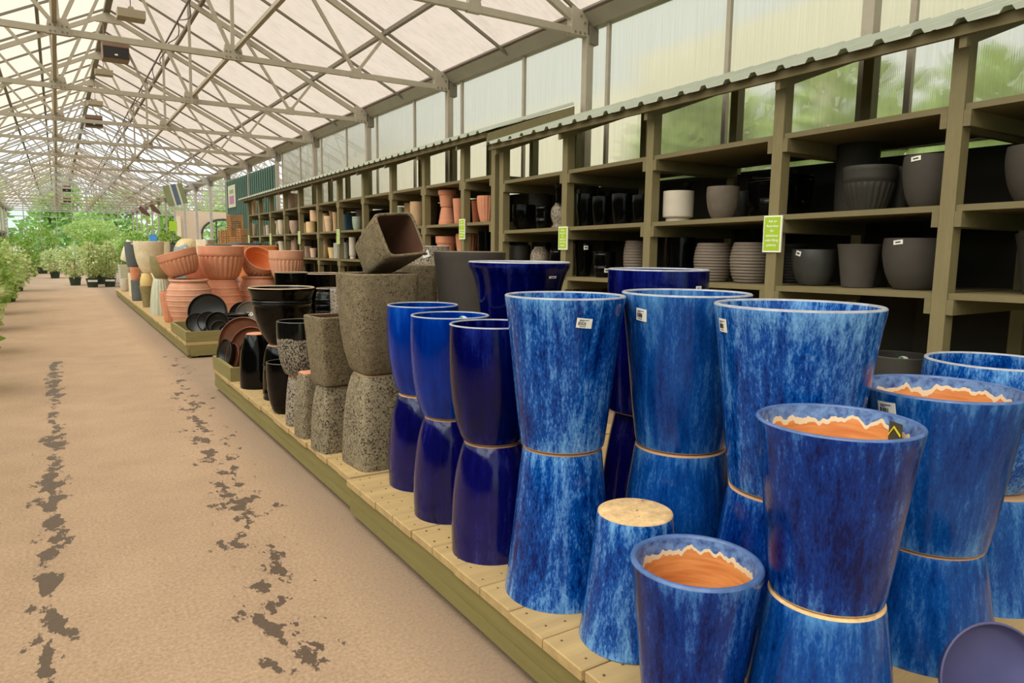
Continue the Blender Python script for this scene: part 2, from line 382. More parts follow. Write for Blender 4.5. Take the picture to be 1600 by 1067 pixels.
for s in (-1, 1):
    for x, z in ((4.17, 4.13), (4.24, 4.13), (4.31, 4.13), (4.31, 4.25), (4.25, 4.32)):
        bolt.box(s * x - .011, s * x + .011, -.058, .058, z - .011, z + .011)
    for x in (.93, .98, 1.06, 1.11): bolt.box(s * x - .008, s * x + .008, -.044, .044, 4.13, 4.146); bolt.box(s * x - .008, s * x + .008, -.044, .044, 4.2, 4.216)
parts.append(('bolts', bolt.mesh('bolts', MAT['galv_dark'])))
TY = [round(-.19 + 3.632 * k, 3) for k in range(-2, 20)]
def truss(y, dx=0.0):
    t = empty('roof_truss', (dx, y, 0), 0, ceiling)
    for n, me in parts: obj(n, me, t, (0, 0, -4.2))
for y in TY: truss(y)
for k in range(8, 20): truss(round(-.19 + 3.632 * k + 1.0, 3), 8.85)      # the next house of the range, beyond the green partition
YM = (YN + YF) / 2; LH = (YF - YN) / 2
def longbar(name, x, z, w, h, mat='galv_dark', y0=YN, y1=YF, dx=0):
    m = MB(); m.bar((x, y0, z - 4.2), (x, y1, z - 4.2), w, h); m.build(name, MAT[mat], ceiling)
for s in (-1, 1):
    for d in (3.27, 2.06, 1.25): longbar('purlin', s * d, RZ(d) + .085, .06, .06)
    longbar('tie_bar', s * 1.06, 4.26, .05, .05, 'galvanised')
longbar('ridge_beam', 0, RZ(0) + .09, .12, .1)
longbar('conduit', .97, RZ(1.1) - .12, .025, .025, 'cable_dark')
hang = MB()
pts = []
for k in range(0, 120):
    y = 4 + k * .22; pts.append((.97 + .05 * math.sin(k), y, RZ(1.1) - 4.2 - .16 - .16 * abs(math.sin(k * PI / 8.25))))
for a, b in zip(pts, pts[1:]): hang.tube(a, b, .011, 4)
hang.build('hanging_cable', MAT['cable_dark'], ceiling)
# roof panels between the sash bars, both slopes
SY = [round(YN + 1.816 * k, 3) for k in range(43)]
pm = {}
for s in (-1, 1):
    for nm in ('roof_cloth', 'roof_cream', 'roof_clear'):
        m = MB(); sl = .507; a0, z0 = 4.5, RZ(4.5) + .14; zr = RZ(0) + .14
        m.add([(s * a0, -.905, z0), (s * a0, .905, z0), (0, .905, zr), (0, -.905, zr)], [(0, 1, 2, 3)])
        pm[s, nm] = m.mesh('roof_panel', MAT[nm], fix=False)
sb = {}
for s in (-1, 1):
    m = MB(); m.bar((s * 4.42, 0, RZ(4.42) + .115), (0, 0, RZ(0) + .115), .03, .04); sb[s] = m.mesh('sash_bar', MAT['galv_dark'])
for a, b in zip(SY, SY[1:]):
    c = (a + b) / 2
    for s in (-1, 1):
        nm = 'roof_clear' if 28.4 < c < 43 or c > 60 else ('roof_cloth' if s > 0 else 'roof_cream')
        at_c('roof_panel', pm[s, nm], c)
        if c > 29: at_c('roof_panel', pm[s, 'roof_clear'], c, dx=8.85)
for y in SY:
    for s in (-1, 1):
        at_c('sash_bar', sb[s], y)
        if y > 29: at_c('sash_bar', sb[s], y, dx=8.85)

# ---- side walls
def side_wall(name, X, s, y0, y1, label):
    w = empty(name, (X, 0, 0)); tag(w, label, 'wall', kind='structure')
    gm = MB(); gm.prism([(-.1 * s, 4.40), (-.1 * s, 4.36), (.02 * s, 4.22), (.14 * s, 4.22), (.14 * s, 4.40)], 1, YN, YF); gm.build('gutter', MAT['gutter_metal'], w)
    lm = MB(); lm.prism([(-.13 * s, 4.41), (-.13 * s, 4.385), (.14 * s, 4.385), (.14 * s, 4.41)], 1, YN, YF); lm.build('gutter_lip', MAT['galv_dark'], w)
    p0 = MB(); p0.box(-.05, .05, -.05, .05, 0, 4.12); pmesh = p0.mesh('wall_post', MAT['galvanised'])
    p1 = MB(); p1.prism([(-.02, 4.02), (.11, 4.02), (.11, 4.2), (-.02, 4.24)], 1, -.07, .07) if s > 0 else p1.prism([(.02, 4.02), (-.11, 4.02), (-.11, 4.2), (.02, 4.24)], 1, -.07, .07)
    p1m = p1.mesh('post_bracket', MAT['galv_dark'])
    for y in TY:
        q = obj('wall_post', pmesh, w, (0, y, 0)); obj('post_bracket', p1m, q, (0, 0, 0))
    b = MB(); b.box(-.02, .02, -.025, .025, 2.36, 4.22); bm_ = b.mesh('glazing_bar', MAT['galvanised'])
    q = MB(); q.add([(0, -.905, 2.05), (0, .905, 2.05), (0, .905, 4.24), (0, -.905, 4.24)], [(0, 1, 2, 3)]); qm = q.mesh('wall_panel', MAT['polycarbonate'], fix=False)
    off = -.19 - .30
    k = math.ceil((y0 - off) / 1.816)
    ys = []
    while off + k * 1.816 < y1: ys.append(off + k * 1.816); k += 1
    for y in ys: obj('glazing_bar', bm_, w, (.08 * s, y, 0))
    for a, c in zip(ys, ys[1:]): obj('wall_panel', qm, w, (.11 * s, (a + c) / 2, 0))
    m = MB(); m.box(.04 * s, .14 * s, ys[0], ys[-1], 2.37, 2.43); m.build('sill_rail', MAT['galv_dark'], w)
    m = MB(); m.box(.10 * s, .16 * s, ys[0], ys[-1], 0, 2.32); m.build('base_board', MAT['dark_ply'], w)
    return w
wall_right = side_wall('wall_right', 5.6, 1, YN, 21.9, 'right greenhouse wall of hazy ribbed polycarbonate above the shelves')
wall_left = side_wall('wall_left', -3.2, -1, YN, YF, 'left greenhouse wall of hazy polycarbonate panels')
# green batten partition closing the right side after the shelves
gw = empty('wall_partition', (5.62, 25.5, 0)); tag(gw, 'dark green battened partition wall beyond the last shelf', 'wall', kind='structure')
m = MB(); m.box(0, .04, -3.7, 3.7, 0, 3.9); m.build('backing', MAT['green_sheet'], gw)
m = MB(); m.box(-.05, 0, -.06, .06, .02, 3.95); bmesh_ = m.mesh('batten', MAT['green_batten'])
for k in range(26): obj('batten', bmesh_, gw, (0, -3.6 + k * .288, 0))
# end walls
for nm, Y, lab in (('wall_far', YF, 'far glazed gable wall with trees behind it'), ('wall_near', YN, 'glazed gable wall behind the viewer')):
    w = empty(nm, (1.2, Y, 0)); tag(w, lab, 'wall', kind='structure')
    for i in range(8):
        x0 = -4.4 + 1.1 * i
        ztop = min(RZ(x0), RZ(x0 + 1.1)) + .1 if abs(x0) > .01 else RZ(1.1)
        for j in range(4):
            z0 = .1 + j * 1.2; z1 = min(z0 + 1.2, ztop)
            if z1 - z0 < .1: continue
            m = MB(); m.add([(x0, 0, z0), (x0 + 1.1, 0, z0), (x0 + 1.1, 0, z1), (x0, 0, z1)], [(0, 1, 2, 3)]); m.build('glass_pane', MAT['glass_pane'], w, fix=False)
    for i in range(9):
        x = -4.4 + 1.1 * i; m = MB(); m.box(x - .03, x + .03, -.04, .04, 0, RZ(x) + .1); m.build('mullion', MAT['galvanised'], w)
    for j in range(5):
        z = .1 + j * 1.2; hw = 4.4 if z < 4.3 else (RZ(0) - z) / .507 + .2
        m = MB(); m.box(-hw, hw, -.03, .03, z - .03, z + .03); m.build('transom', MAT['galvanised'], w)
# beige facade with an arched window in the next house
fa = empty('wall_facade', (8.6, 46, 0)); tag(fa, 'beige facade with an arched glass front in the adjoining greenhouse', 'wall', kind='structure')
arc = [(-1.25 * math.cos(t * PI / 12), 2.25 + .85 * math.sin(t * PI / 12)) for t in range(13)]
m = MB(); top = 3.55; n = 13
for a, b in zip(arc, arc[1:]):
    m.box(a[0], b[0], -.12, .12, max(a[1], b[1]) - .05, top)
m.box(-2.6, -1.25, -.12, .12, 0, top); m.box(1.25, 4.5, -.12, .12, 0, top); m.build('arch_wall', MAT['beige_wall'], fa)
m = MB()
for a, b in zip(arc, arc[1:]): m.bar((a[0], -.14, a[1]), (b[0], -.14, b[1]), .12, .12)
for x in (-1.25, -.42, .42, 1.25): m.box(x - .03, x + .03, -.16, -.1, 0, 3.0 if abs(x) < 1 else 2.25)
m.box(-1.25, 1.25, -.16, -.1, 1.3, 1.36); m.build('arch_frame', MAT['dark_frame'], fa)
m = MB(); m.add([(-1.25, 0, 0), (1.25, 0, 0)] + [(a[0], 0, a[1]) for a in arc[::-1]], [tuple(range(15))]); m.build('arch_glass', MAT['glass_pane'], fa, fix=False)
m = MB(); m.box(-2.7, -2.4, -.3, .2, 0, 3.2); m.build('pilaster', MAT['cream_cladding'], fa)
# neighbouring building outside the right wall
ob = MB(); ob.box(10.5, 11, 9.5, 30, -.2, 5.2); tag(ob.build('wall_outside', MAT['cream_cladding']), 'pale neighbouring wall seen blurred through the ribbed panels', 'wall', kind='structure')
ob = MB(); ob.box(7.9, 8.1, YN, 9, 3.95, 4.65)
for k_ in range(6): ob.box(7.95, 8.05, YN + .2 + k_ * 3.2, YN + .3 + k_ * 3.2, -.22, 3.95)
tag(ob.build('trim_1', MAT['cream_cladding']), 'pale fascia outside seen blurred through the upper panels', 'trim', kind='structure')


# ================================================================ shelving units
SIGNTXT = 'Ask an\nAssociate\nfor\nassistance\nwith lifting\npottery.'
def shelf_unit(label, X, posts, zt, zm, zl, zr, ends, rear=5.42):
    u = empty('shelving_unit', (X, (posts[0] + posts[-1]) / 2, 0)); tag(u, label, 'shelving'); oy = (posts[0] + posts[-1]) / 2
    D = rear - X
    y0, y1 = posts[0], posts[-1]
    for y in posts:
        zf = zr(y) - .03
        m = MB(); m.box(0, .09, -.042, .042, 0, zf); p = m.build('post', MAT['olive_post'], u, loc=(0, y - oy, 0))
        m = MB(); m.box(D - .09, D, -.042, .042, 0, zf + .36 * D - .06); m.build('rear_post', MAT['olive_post'], u, loc=(0, y - oy, 0))
        for z in (zt(y), zm(y), zl(y)):
            for s_ in (-1, 1):
                if (s_ < 0 and y == posts[0]) or (s_ > 0 and y == posts[-1]): continue
                m = MB(); m.box(.0, D - .1, min(s_ * .0435, s_ * .0815), max(s_ * .0435, s_ * .0815), z - .125, z - .0365); m.build('bearer', MAT['olive_paint'], u, loc=(0, y - oy, 0))
        m = MB(); sl = .35
        m.prism([(-.12, zf - .105 - .12 * sl), (D - .02, zf - .105 + D * sl), (D - .02, zf + .0 + D * sl), (-.12, zf - .12 * sl)], 1, -.082, -.044); m.build('rafter', MAT['olive_paint'], u, loc=(0, y - oy, 0))
    for a, b in zip(posts, posts[1:]):
        for z, nm in ((zt, 't'), (zm, 'm'), (zl, 'l'), (lambda y: .25, 'b')):
            m = MB(); za, zb = z(a), z(b); x0, x1 = .012, D - .05
            xs = (x0, x1)
            ya, yb = a - oy + .043, b - oy - .043
            vs = [(x, yy, zz + dz) for x in xs for yy, zz in ((ya, za), (yb, zb)) for dz in (-.036, 0)]
            m.add(vs, [(0, 1, 3, 2), (4, 6, 7, 5), (0, 4, 5, 1), (2, 3, 7, 6), (0, 2, 6, 4), (1, 5, 7, 3)])
            m.build('shelf', MAT['olive_paint'], u)
        m = MB(); m.box(D - .045, D - .03, a - oy, b - oy, .02, zt((a + b) / 2) - .10); m.build('back_panel', MAT['dark_ply'], u)
        for k in (.5,):
            yy = a + (b - a) * k - oy
            m = MB(); m.box(D - .13, D - .046, yy - .05, yy + .05, .02, zt(a) - .12); m.build('rear_stud', MAT['dark_ply'], u)
        # header behind the eave
    m = MB(); m.bar((-.13, y0 - oy - .05, zr(y0) - .045 - .35 * .13), (-.13, y1 - oy + .05, zr(y1) - .045 - .35 * .13), .03, .055); m.build('header', MAT['olive_paint'], u)
    m = MB(); m.bar((D - .04, y0 - oy - .05, zr(y0) + .35 * D - .09), (D - .04, y1 - oy + .05, zr(y1) + .35 * D - .09), .04, .09); m.build('rear_header', MAT['olive_paint'], u)
    # corrugated roof sheets
    P = .222; ya, yb = ends; n = int((yb - ya) / P)
    per = 4
    for k in range(0, n, per):
        prof = []
        for j in range(k, min(k + per, n) + (0)):
            o = ya + j * P
            prof += [(o, 0), (o + .062, 0), (o + .082, .03), (o + .118, .03), (o + .138, 0)]
        prof.append((ya + min(k + per, n) * P + .02, 0))
        m = MB(); vs = []; N = len(prof)
        for x in (-.2, D + .02):
            for (yy, dz) in prof: vs.append((x, yy - oy, zr(yy) + .35 * x + dz * 1.0))
        m.add(vs, [(i, i + 1, N + i + 1, N + i) for i in range(N - 1)])
        # sheet thickness
        m.add([(v[0], v[1], v[2] - .004) for v in vs], [(i, N + i, N + i + 1, i + 1) for i in range(N - 1)])
        m.add([vs[i] for i in range(N)] + [(v[0], v[1], v[2] - .004) for v in vs[:N]], [(i, N + i, N + i + 1, i + 1) for i in range(N - 1)])
        m.build('roof_sheet', MAT['corrugated_grey'], u, fix=False)
    return u
NZT = lambda y: 2.38 - .014 * (y - 2.1); NZM = lambda y: 1.825 - .0145 * (y - 2.1); NZL = lambda y: 1.322 - .013 * (y - 2.1); NZR = lambda y: 2.83 - .0135 * (y - 2.1)
FZT = lambda y: 2.40 - .004 * (y - 7); FZM = lambda y: 1.868 - .0055 * (y - 7); FZL = lambda y: 1.36 - .0055 * (y - 7); FZR = lambda y: 2.915 - .0085 * (y - 7)
NPOSTS = [-.30, .90, 2.10, 3.27, 4.55, 5.75, 6.95]
FPOSTS = [7.13, 7.87, 8.99, 10.13, 11.3, 12.54, 13.73, 14.98, 16.14, 17.37, 18.44, 19.63, 20.0]
shelf_unit('nearer olive-green timber shelving bay with corrugated roof, full of dark pots', 4.3, NPOSTS, NZT, NZM, NZL, NZR, (-.52, 7.03))
shelf_unit('farther long olive-green timber shelving with corrugated roof, holding pale and terracotta pots', 4.3, FPOSTS[:-1], FZT, FZM, FZL, FZR, (7.05, 19.95))

def lime_sign(y, z, w, h, label):
    s = empty('lime_sign', (4.3, y, z)); tag(s, label, 'sign', 'lime assistance signs on the shelf posts')
    m = MB(); m.box(-.012, -.002, -w / 2, w / 2, 0, h); m.build('panel', MAT['sign_white'], s)
    m = MB(); m.box(-.0135, -.0122, -w / 2 + .012, w / 2 - .008, .012, h - .01); m.build('face', MAT['sign_lime'], s)
    cu = bpy.data.curves.new('sign_text', 'FONT'); cu.body = SIGNTXT; cu.size = h * .1; cu.align_x = 'CENTER'; cu.align_y = 'CENTER'; cu.space_line = 1.3; cu.extrude = .0004; cu.offset = h * .0014
    to = bpy.data.objects.new('tmp_text', cu); COL.objects.link(to); bpy.context.view_layer.update()
    me = bpy.data.meshes.new_from_object(to.evaluated_get(bpy.context.evaluated_depsgraph_get())); bpy.data.objects.remove(to)
    me.materials.clear(); me.materials.append(MAT['sign_white']); t = obj('lettering', me, s, (-.0145, 0, h * .52), (PI / 2, 0, -PI / 2))
    return s
for y, z, w, h, lab in ((3.262, 1.545, .152, .258, 'largest lime sign on the post between the two nearest shelf bays'), (5.745, 1.545, .15, .23, 'second nearest lime sign, on the post above the flared navy pot'),
                        (7.86, 1.66, .15, .25, 'lime sign on the post beside the terracotta pots, third nearest'), (12.53, 1.6, .15, .26, 'lime sign beside the slate-blue planter and lattice pots'),
                        (14.98, 1.6, .15, .26, 'lime sign beside the blush and rust-white pots'), (17.36, 1.58, .15, .26, 'lime sign beside the cream tall pots, second farthest'), (19.62, 1.56, .15, .26, 'farthest lime sign, on the last shelf post')):
    lime_sign(y, z, w, h, lab)

# ================================================================ display platforms
def platform(label, X0, X1, Y0, Y1, zd, pitch):
    p = empty('display_platform', (X0, Y0, 0)); tag(p, label, 'platform')
    W, L = X1 - X0, Y1 - Y0; n = round(L / pitch); pt = L / n
    ms = []
    for q in range(3):
        m = MB(); e = (0, .006, -.004)[q]
        x0, x1, y0, y1, z0, z1 = e - .006, W + e, .003, pt - .003, zd - .038, zd - (0, .0025, .001)[q]
        b = .004
        vs = [(x0, y0, z0), (x1, y0, z0), (x1, y1, z0), (x0, y1, z0), (x0, y0, z1 - b), (x1, y0, z1 - b), (x1, y1, z1 - b), (x0, y1, z1 - b), (x0 + b, y0 + b, z1), (x1 - b, y0 + b, z1), (x1 - b, y1 - b, z1), (x0 + b, y1 - b, z1)]
        m.add(vs, [(0, 3, 2, 1), (0, 1, 5, 4), (1, 2, 6, 5), (2, 3, 7, 6), (3, 0, 4, 7), (4, 5, 9, 8), (5, 6, 10, 9), (6, 7, 11, 10), (7, 4, 8, 11), (8, 9, 10, 11)])
        ms.append(m.mesh('deck_board', MAT['deck_tan']))
    for k in range(n): obj('deck_board', ms[random.randrange(3)], p, (0, k * pt, 0))
    hz = zd - .04
    for nm, a in (('skirt_board', (.008, .046, .0, L, .045, hz * .52)), ('skirt_board', (.012, .048, .0, L, hz * .52 + .003, hz)), ('skirt_board', (W - .04, W, .0, L, .03, hz)), ('end_board', (.05, W - .045, .0, .04, .03, hz)), ('end_board', (.05, W - .045, L - .04, L, .03, hz))):
        box(nm, MAT['olive_skirt'], p, *a)
    for yy in [.06, L - .16] + [L * q for q in (.33, .66)]:
        for xx in (.06, W - .15): box('foot', MAT['olive_skirt'], p, xx, xx + .09, yy, yy + .1, 0, .05 if yy != .06 else .05)
    nails = MB()
    for k in range(n):
        for xx in (.045, .12):
            for fy in (.25, .78):
                cx, cy = xx + random.uniform(-.012, .012), k * pt + pt * fy + random.uniform(-.01, .01)
                nails.box(cx - .0035, cx + .0035, cy - .0035, cy + .0035, zd - .004, zd + .0012)
    nails.build('nail_heads', MAT['stem_brown'], p)['kind'] = 'stuff'
    return p
ZA = .24
platform('nearest olive and tan slatted platform carrying the blue pots', 1.315, 3.45, -.55, 3.755, ZA, .2135)
platform('middle slatted platform carrying stone and black pots, planter box at its end', 1.34, 3.45, 3.775, 8.03, ZA, .2125)
ZC = .22
platform('farthest slatted platform carrying terracotta and limestone pots', 1.41, 3.7, 10.45, 24.4, ZC, .2147)
def tray(label, X0, X1, Y0, Y1, z0, h, sidew=.038):
    p = empty('planter_tray', (X0, Y0, z0)); tag(p, label, 'box'); W, L = X1 - X0, Y1 - Y0
    for nm, a in (('side_board', (0, sidew, 0, L, 0, h)), ('side_board', (W - sidew, W, 0, L, 0, h)), ('end_board', (sidew, W - sidew, 0, sidew, 0, h)), ('end_board', (sidew, W - sidew, L - sidew, L, 0, h)), ('slat', (sidew, W - sidew, L * .45, L * .55, 0, .02)), ('slat', (sidew, W - sidew, L * .12, L * .25, 0, .02)), ('slat', (sidew, W - sidew, L * .75, L * .88, 0, .02))):
        box(nm, MAT['olive_skirt'], p, *a)
    return p
tray('low olive box of brown saucers at the end of the middle platform', 1.335, 1.98, 7.10, 8.02, ZA + .002, .135)
tray('wide low olive box of black saucers at the front of the farthest platform', 1.412, 3.3, 10.46, 12.0, ZC + .002, .145)

# ================================================================ pots
K = {
 'taper':   [(.66, 0), (.70, .008), (.735, .10), (.79, .28), (.85, .50), (.91, .72), (.965, .90), (.992, .965), (1, 1)],
 'tall':    [(.70, 0), (.74, .01), (.80, .12), (.90, .38), (.97, .65), (1, .85), (1, 1)],
 'egg':     [(.64, 0), (.69, .012), (.77, .08), (.87, .22), (.95, .42), (.99, .62), (1.0, .82), (.985, 1)],
 'round':   [(.52, 0), (.58, .012), (.72, .12), (.87, .32), (.96, .55), (1, .76), (.99, .92), (.975, 1)],
 'cyl':     [(.90, 0), (.94, .01), (.97, .1), (.99, .5), (1, .9), (1, 1)],
 'bowl':    [(.62, 0), (.68, .02), (.82, .2), (.95, .5), (1, .8), (.98, 1)],
 'ribbedbowl': [(.58, 0), (.62, .02), (.74, .18), (.88, .42), (.95, .60), (.955, .66), (.99, .68), (1, .85), (1.02, .97), (1, 1)],
 'fluted':  [(.56, 0), (.60, .02), (.72, .15), (.86, .40), (.95, .65), (1, .9), (1, 1)],
 'flutedrim': [(.56, 0), (.62, .02), (.74, .13), (.87, .35), (.945, .56), (.965, .69), (.97, .70), (.995, .715), (1, .86), (1.0, 1)],
 'ribball': [(.68, 0), (.74, .02), (.90, .2), (.985, .42), (1, .6), (.95, .8), (.86, .96), (.84, 1)],
 'ribbowl': [(.62, 0), (.7, .02), (.86, .25), (.97, .6), (1, .9), (1, 1)],
 'banded':  [(.68, 0), (.73, .015), (.86, .15), (.93, .32), (.935, .34), (.96, .35), (.96, .375), (.94, .385), (.97, .6), (.985, .84), (1.0, .86), (1.0, .9), (.97, .91), (.985, 1)],
 'footed':  [(.74, 0), (.78, .01), (.79, .12), (.80, .13), (.96, .15), (.99, .2), (1, .6), (1, 1)],
 'urninv':  [(.72, 0), (.9, .02), (.92, .08), (.76, .13), (.78, .2), (.98, .45), (1, .62), (.9, .82), (.62, .95), (.6, 1)],
 'ringed':  [(.62, 0), (.68, .02), (.78, .25), (.87, .5), (.93, .74), (.935, .76), (.99, .77), (1, .98), (.99, 1)],
 'hobnail': [(.62, 0), (.68, .02), (.78, .25), (.88, .55), (.96, .8), (1, .97), (1, 1)],
 'rimbowl': [(.70, 0), (.74, .02), (.78, .25), (.84, .55), (.87, .70), (.875, .71), (.95, .73), (.985, .8), (1, .9), (1, 1)],
 'flare':   [(.62, 0), (.66, .01), (.70, .2), (.74, .45), (.79, .68), (.85, .82), (.93, .92), (1, .975), (1.0, 1)],
 'bell':    [(.40, 0), (.45, .015), (.54, .09), (.68, .24), (.79, .42), (.86, .60), (.885, .70), (.90, .715), (.925, .725), (.925, .74), (.905, .75), (.925, .76), (.925, .775), (.90, .785), (.95, .90), (1, .975), (1, 1)],
 'jar':     [(.58, 0), (.62, .01), (.74, .12), (.88, .30), (.98, .50), (1, .62), (.97, .75), (.89, .87), (.80, .935), (.79, .95), (.85, .965), (.87, .985), (.85, 1)],
 'cone':    [(.57, 0), (.59, .01), (.67, .2), (.78, .5), (.90, .8), (1, 1)],
 'dome':    [(.22, 0), (.40, .015), (.64, .07), (.84, .18), (.95, .33), (1, .52), (1, 1)],
 'square':  [(.70, 0), (.74, .01), (.80, .12), (.88, .4), (.95, .72), (1, .96), (1, 1)],
 'sqround': [(.60, 0), (.66, .012), (.74, .08), (.85, .25), (.93, .48), (.975, .72), (1, .95), (1, 1)],
 'urn':     [(.42, 0), (.48, .01), (.62, .10), (.78, .28), (.90, .5), (.96, .72), (1, .93), (1, 1)],
 'saucer':  [(.80, 0), (.84, .05), (.93, .6), (1, .95), (1, 1)],
}
def catmull(pts, sub):
    if sub < 2: return pts
    out = []
    for i in range(len(pts) - 1):
        p0 = pts[max(i - 1, 0)]; p1 = pts[i]; p2 = pts[i + 1]; p3 = pts[min(i + 2, len(pts) - 1)]
        if abs(p2[1] - p1[1]) < .03: out.append(p1); continue
        for k in range(sub):
            t = k / sub
            h00, h10, h01, h11 = 2 * t ** 3 - 3 * t ** 2 + 1, t ** 3 - 2 * t ** 2 + t, -2 * t ** 3 + 3 * t ** 2, t ** 3 - t ** 2
            d = p2[1] - p1[1]
            m1 = (p2[0] - p0[0]) / max(p2[1] - p0[1], 1e-4) * d; m2 = (p3[0] - p1[0]) / max(p3[1] - p1[1], 1e-4) * d
            lim = 3 * abs(p2[0] - p1[0]); m1 = max(-lim, min(lim, m1)); m2 = max(-lim, min(lim, m2))
            out.append((h00 * p1[0] + h10 * m1 + h01 * p2[0] + h11 * m2, p1[1] + d * t))
    out.append(pts[-1]); return out

def pot_meshes(kind, r, h, t, seg, inv, sub, floor_in=.04):
    sq = {'square': 9, 'sqround': 5.5}.get(kind)
    outer = [(a * r, b * h) for a, b in catmull(K[kind], sub)]
    flute = {'fluted': (18, .085, 0, .97), 'ribbedbowl': (24, .06, .03, .62), 'flutedrim': (26, .075, .03, .69)}.get(kind)
    ringk = {'ribball': (13, .022), 'ribbowl': (7, .02), 'ringed': (8, .012), 'jar': (9, .022), 'cone': (6, .018)}.get(kind)
    if ringk:
        n_, am = ringk; o2 = []
        zs = sorted(set([b for _, b in outer] + [h * (j / (n_ * 10)) for j in range(n_ * 10 + 1)]))
        import bisect
        bz = [b for _, b in outer]
        for z in zs:
            i = min(max(bisect.bisect_right(bz, z) - 1, 0), len(bz) - 2); tt = (z - bz[i]) / max(bz[i + 1] - bz[i], 1e-6)
            rr = outer[i][0] + (outer[i + 1][0] - outer[i][0]) * tt
            f = z / h
            if .03 < f < (.9 if kind == 'jar' else .97):
                ph = (f * n_) % 1
                rr += r * am * (abs(math.sin(PI * ph)) * 2 - 1 if kind == 'ribball' else (math.sin(PI * ph / .3) if ph < .3 else 0))
            o2.append((rr, z))
        outer = o2
    if flute: seg = flute[0] * 4
    def ring(rr, z, flute=flute):
        vs = []
        for k in range(seg):
            th = 2 * PI * (k + .5 if sq else k) / seg; q = 1.0
            if sq: q = (abs(math.cos(th)) ** sq + abs(math.sin(th)) ** sq) ** (-1 / sq) 
            if flute and flute[2] * h <= z <= flute[3] * h: q *= 1 + flute[1] * (abs(math.cos(th * flute[0] / 2)) - .5)
            if kind == 'hobnail' and .08 * h < z < .92 * h: q *= 1 + .035 * max(0, math.sin(th * 12)) * max(0, math.sin(z * 2 * PI / (h * .14)))
            zz = h - z if inv else z
            vs.append((rr * q * math.cos(th), rr * q * math.sin(th), zz))
        return vs
    def strip(prof, name, cap0=False, cap1=False, flt=True):
        m = MB(); vs = []
        for a, b in prof: vs += ring(a, b) if flt else ring(a, b, None)
        fs = [(i * seg + k, i * seg + (k + 1) % seg, (i + 1) * seg + (k + 1) % seg, (i + 1) * seg + k) for i in range(len(prof) - 1) for k in range(seg)]
        if cap0: fs.append(tuple(range(seg))[::-1])
        if cap1: fs.append(tuple(range((len(prof) - 1) * seg, len(prof) * seg)))
        if inv: fs = [f[::-1] for f in fs]
        m.add(vs, fs)
        return m
    lim = .004 + .006 * h
    for i in range(len(outer) - 1):
        if outer[i][1] < lim <= outer[i + 1][1]:
            q = (lim - outer[i][1]) / (outer[i + 1][1] - outer[i][1])
            if q < .98: outer.insert(i + 1, (outer[i][0] + (outer[i + 1][0] - outer[i][0]) * q, lim))
            break
    nf = 1
    while outer[nf][1] < lim - 1e-6: nf += 1
    foot = strip(outer[:nf + 1], 'foot', cap0=True)
    body = strip(outer[nf:], 'body')
    ro, ri = outer[-1][0], outer[-1][0] - t
    lip = [(ro - t / 2 + t / 2 * math.cos(a), h + t * .42 * math.sin(a)) for a in [PI * j / 5 for j in range(6)]]
    rim = strip(lip, 'rim')
    inner = [(ri, h)]
    for a, b in outer[::-1]:
        if b < h * .97 and b > h * floor_in + t: inner.append((max(a - t, r * .1), b))
    fl = h * floor_in + t; inner.append((max(inner[-1][0] - t, r * .08), fl))
    ins = strip(inner, 'inner', cap1=True, flt=False)
    return foot, body, rim, ins
POTS = []
def pot(label, kind, mat, x, y, z, r, h, inv=False, rim=None, foot=None, inside=None, t=None, seg=40, sub=3, rz=None, group=None, cat='pot', name='pot', tilt=None, tags=()):
    t = t or max(.008, r * .065)
    fo, bo, ri, ins = pot_meshes(kind, r, h, t, seg, inv, sub)
    sep_in = inside is not None
    if not sep_in: bo.add(ins.v, ins.f)
    o = bo.build(name, MAT[mat], None, True, fix=False)
    o.location = (x, y, z)
    rz = random.uniform(0, 6) if rz is None else rz
    if kind in ('square', 'sqround') and rz > 3.2: rz = .12
    o.rotation_euler = (0, 0, rz)
    if tilt: o.rotation_mode = 'QUATERNION'; o.rotation_quaternion = tilt
    tag(o, label, cat, group)
    ri.build('rim', MAT[rim or mat], o, True, fix=False)
    fo.build('foot', MAT[foot or mat], o, True, fix=False)
    if sep_in:
        if inside == 'drip_inside':
            zz = h; ins.v = [(a, b, c - zz) for a, b, c in ins.v]
            ins.build('interior', MAT[inside], o, True, loc=(0, 0, zz), fix=False)
        else: ins.build('interior', MAT[inside], o, True, fix=False)
    for tg in tags: sticker(o, kind, r, h, inv, rz, *tg)
    POTS.append(o)
    return o
def rad_at(kind, f):
    p = K[kind]
    for a, b in zip(p, p[1:]):
        if a[1] <= f <= b[1]: return a[0] + (b[0] - a[0]) * (f - a[1]) / max(b[1] - a[1], 1e-6)
    return p[-1][0]
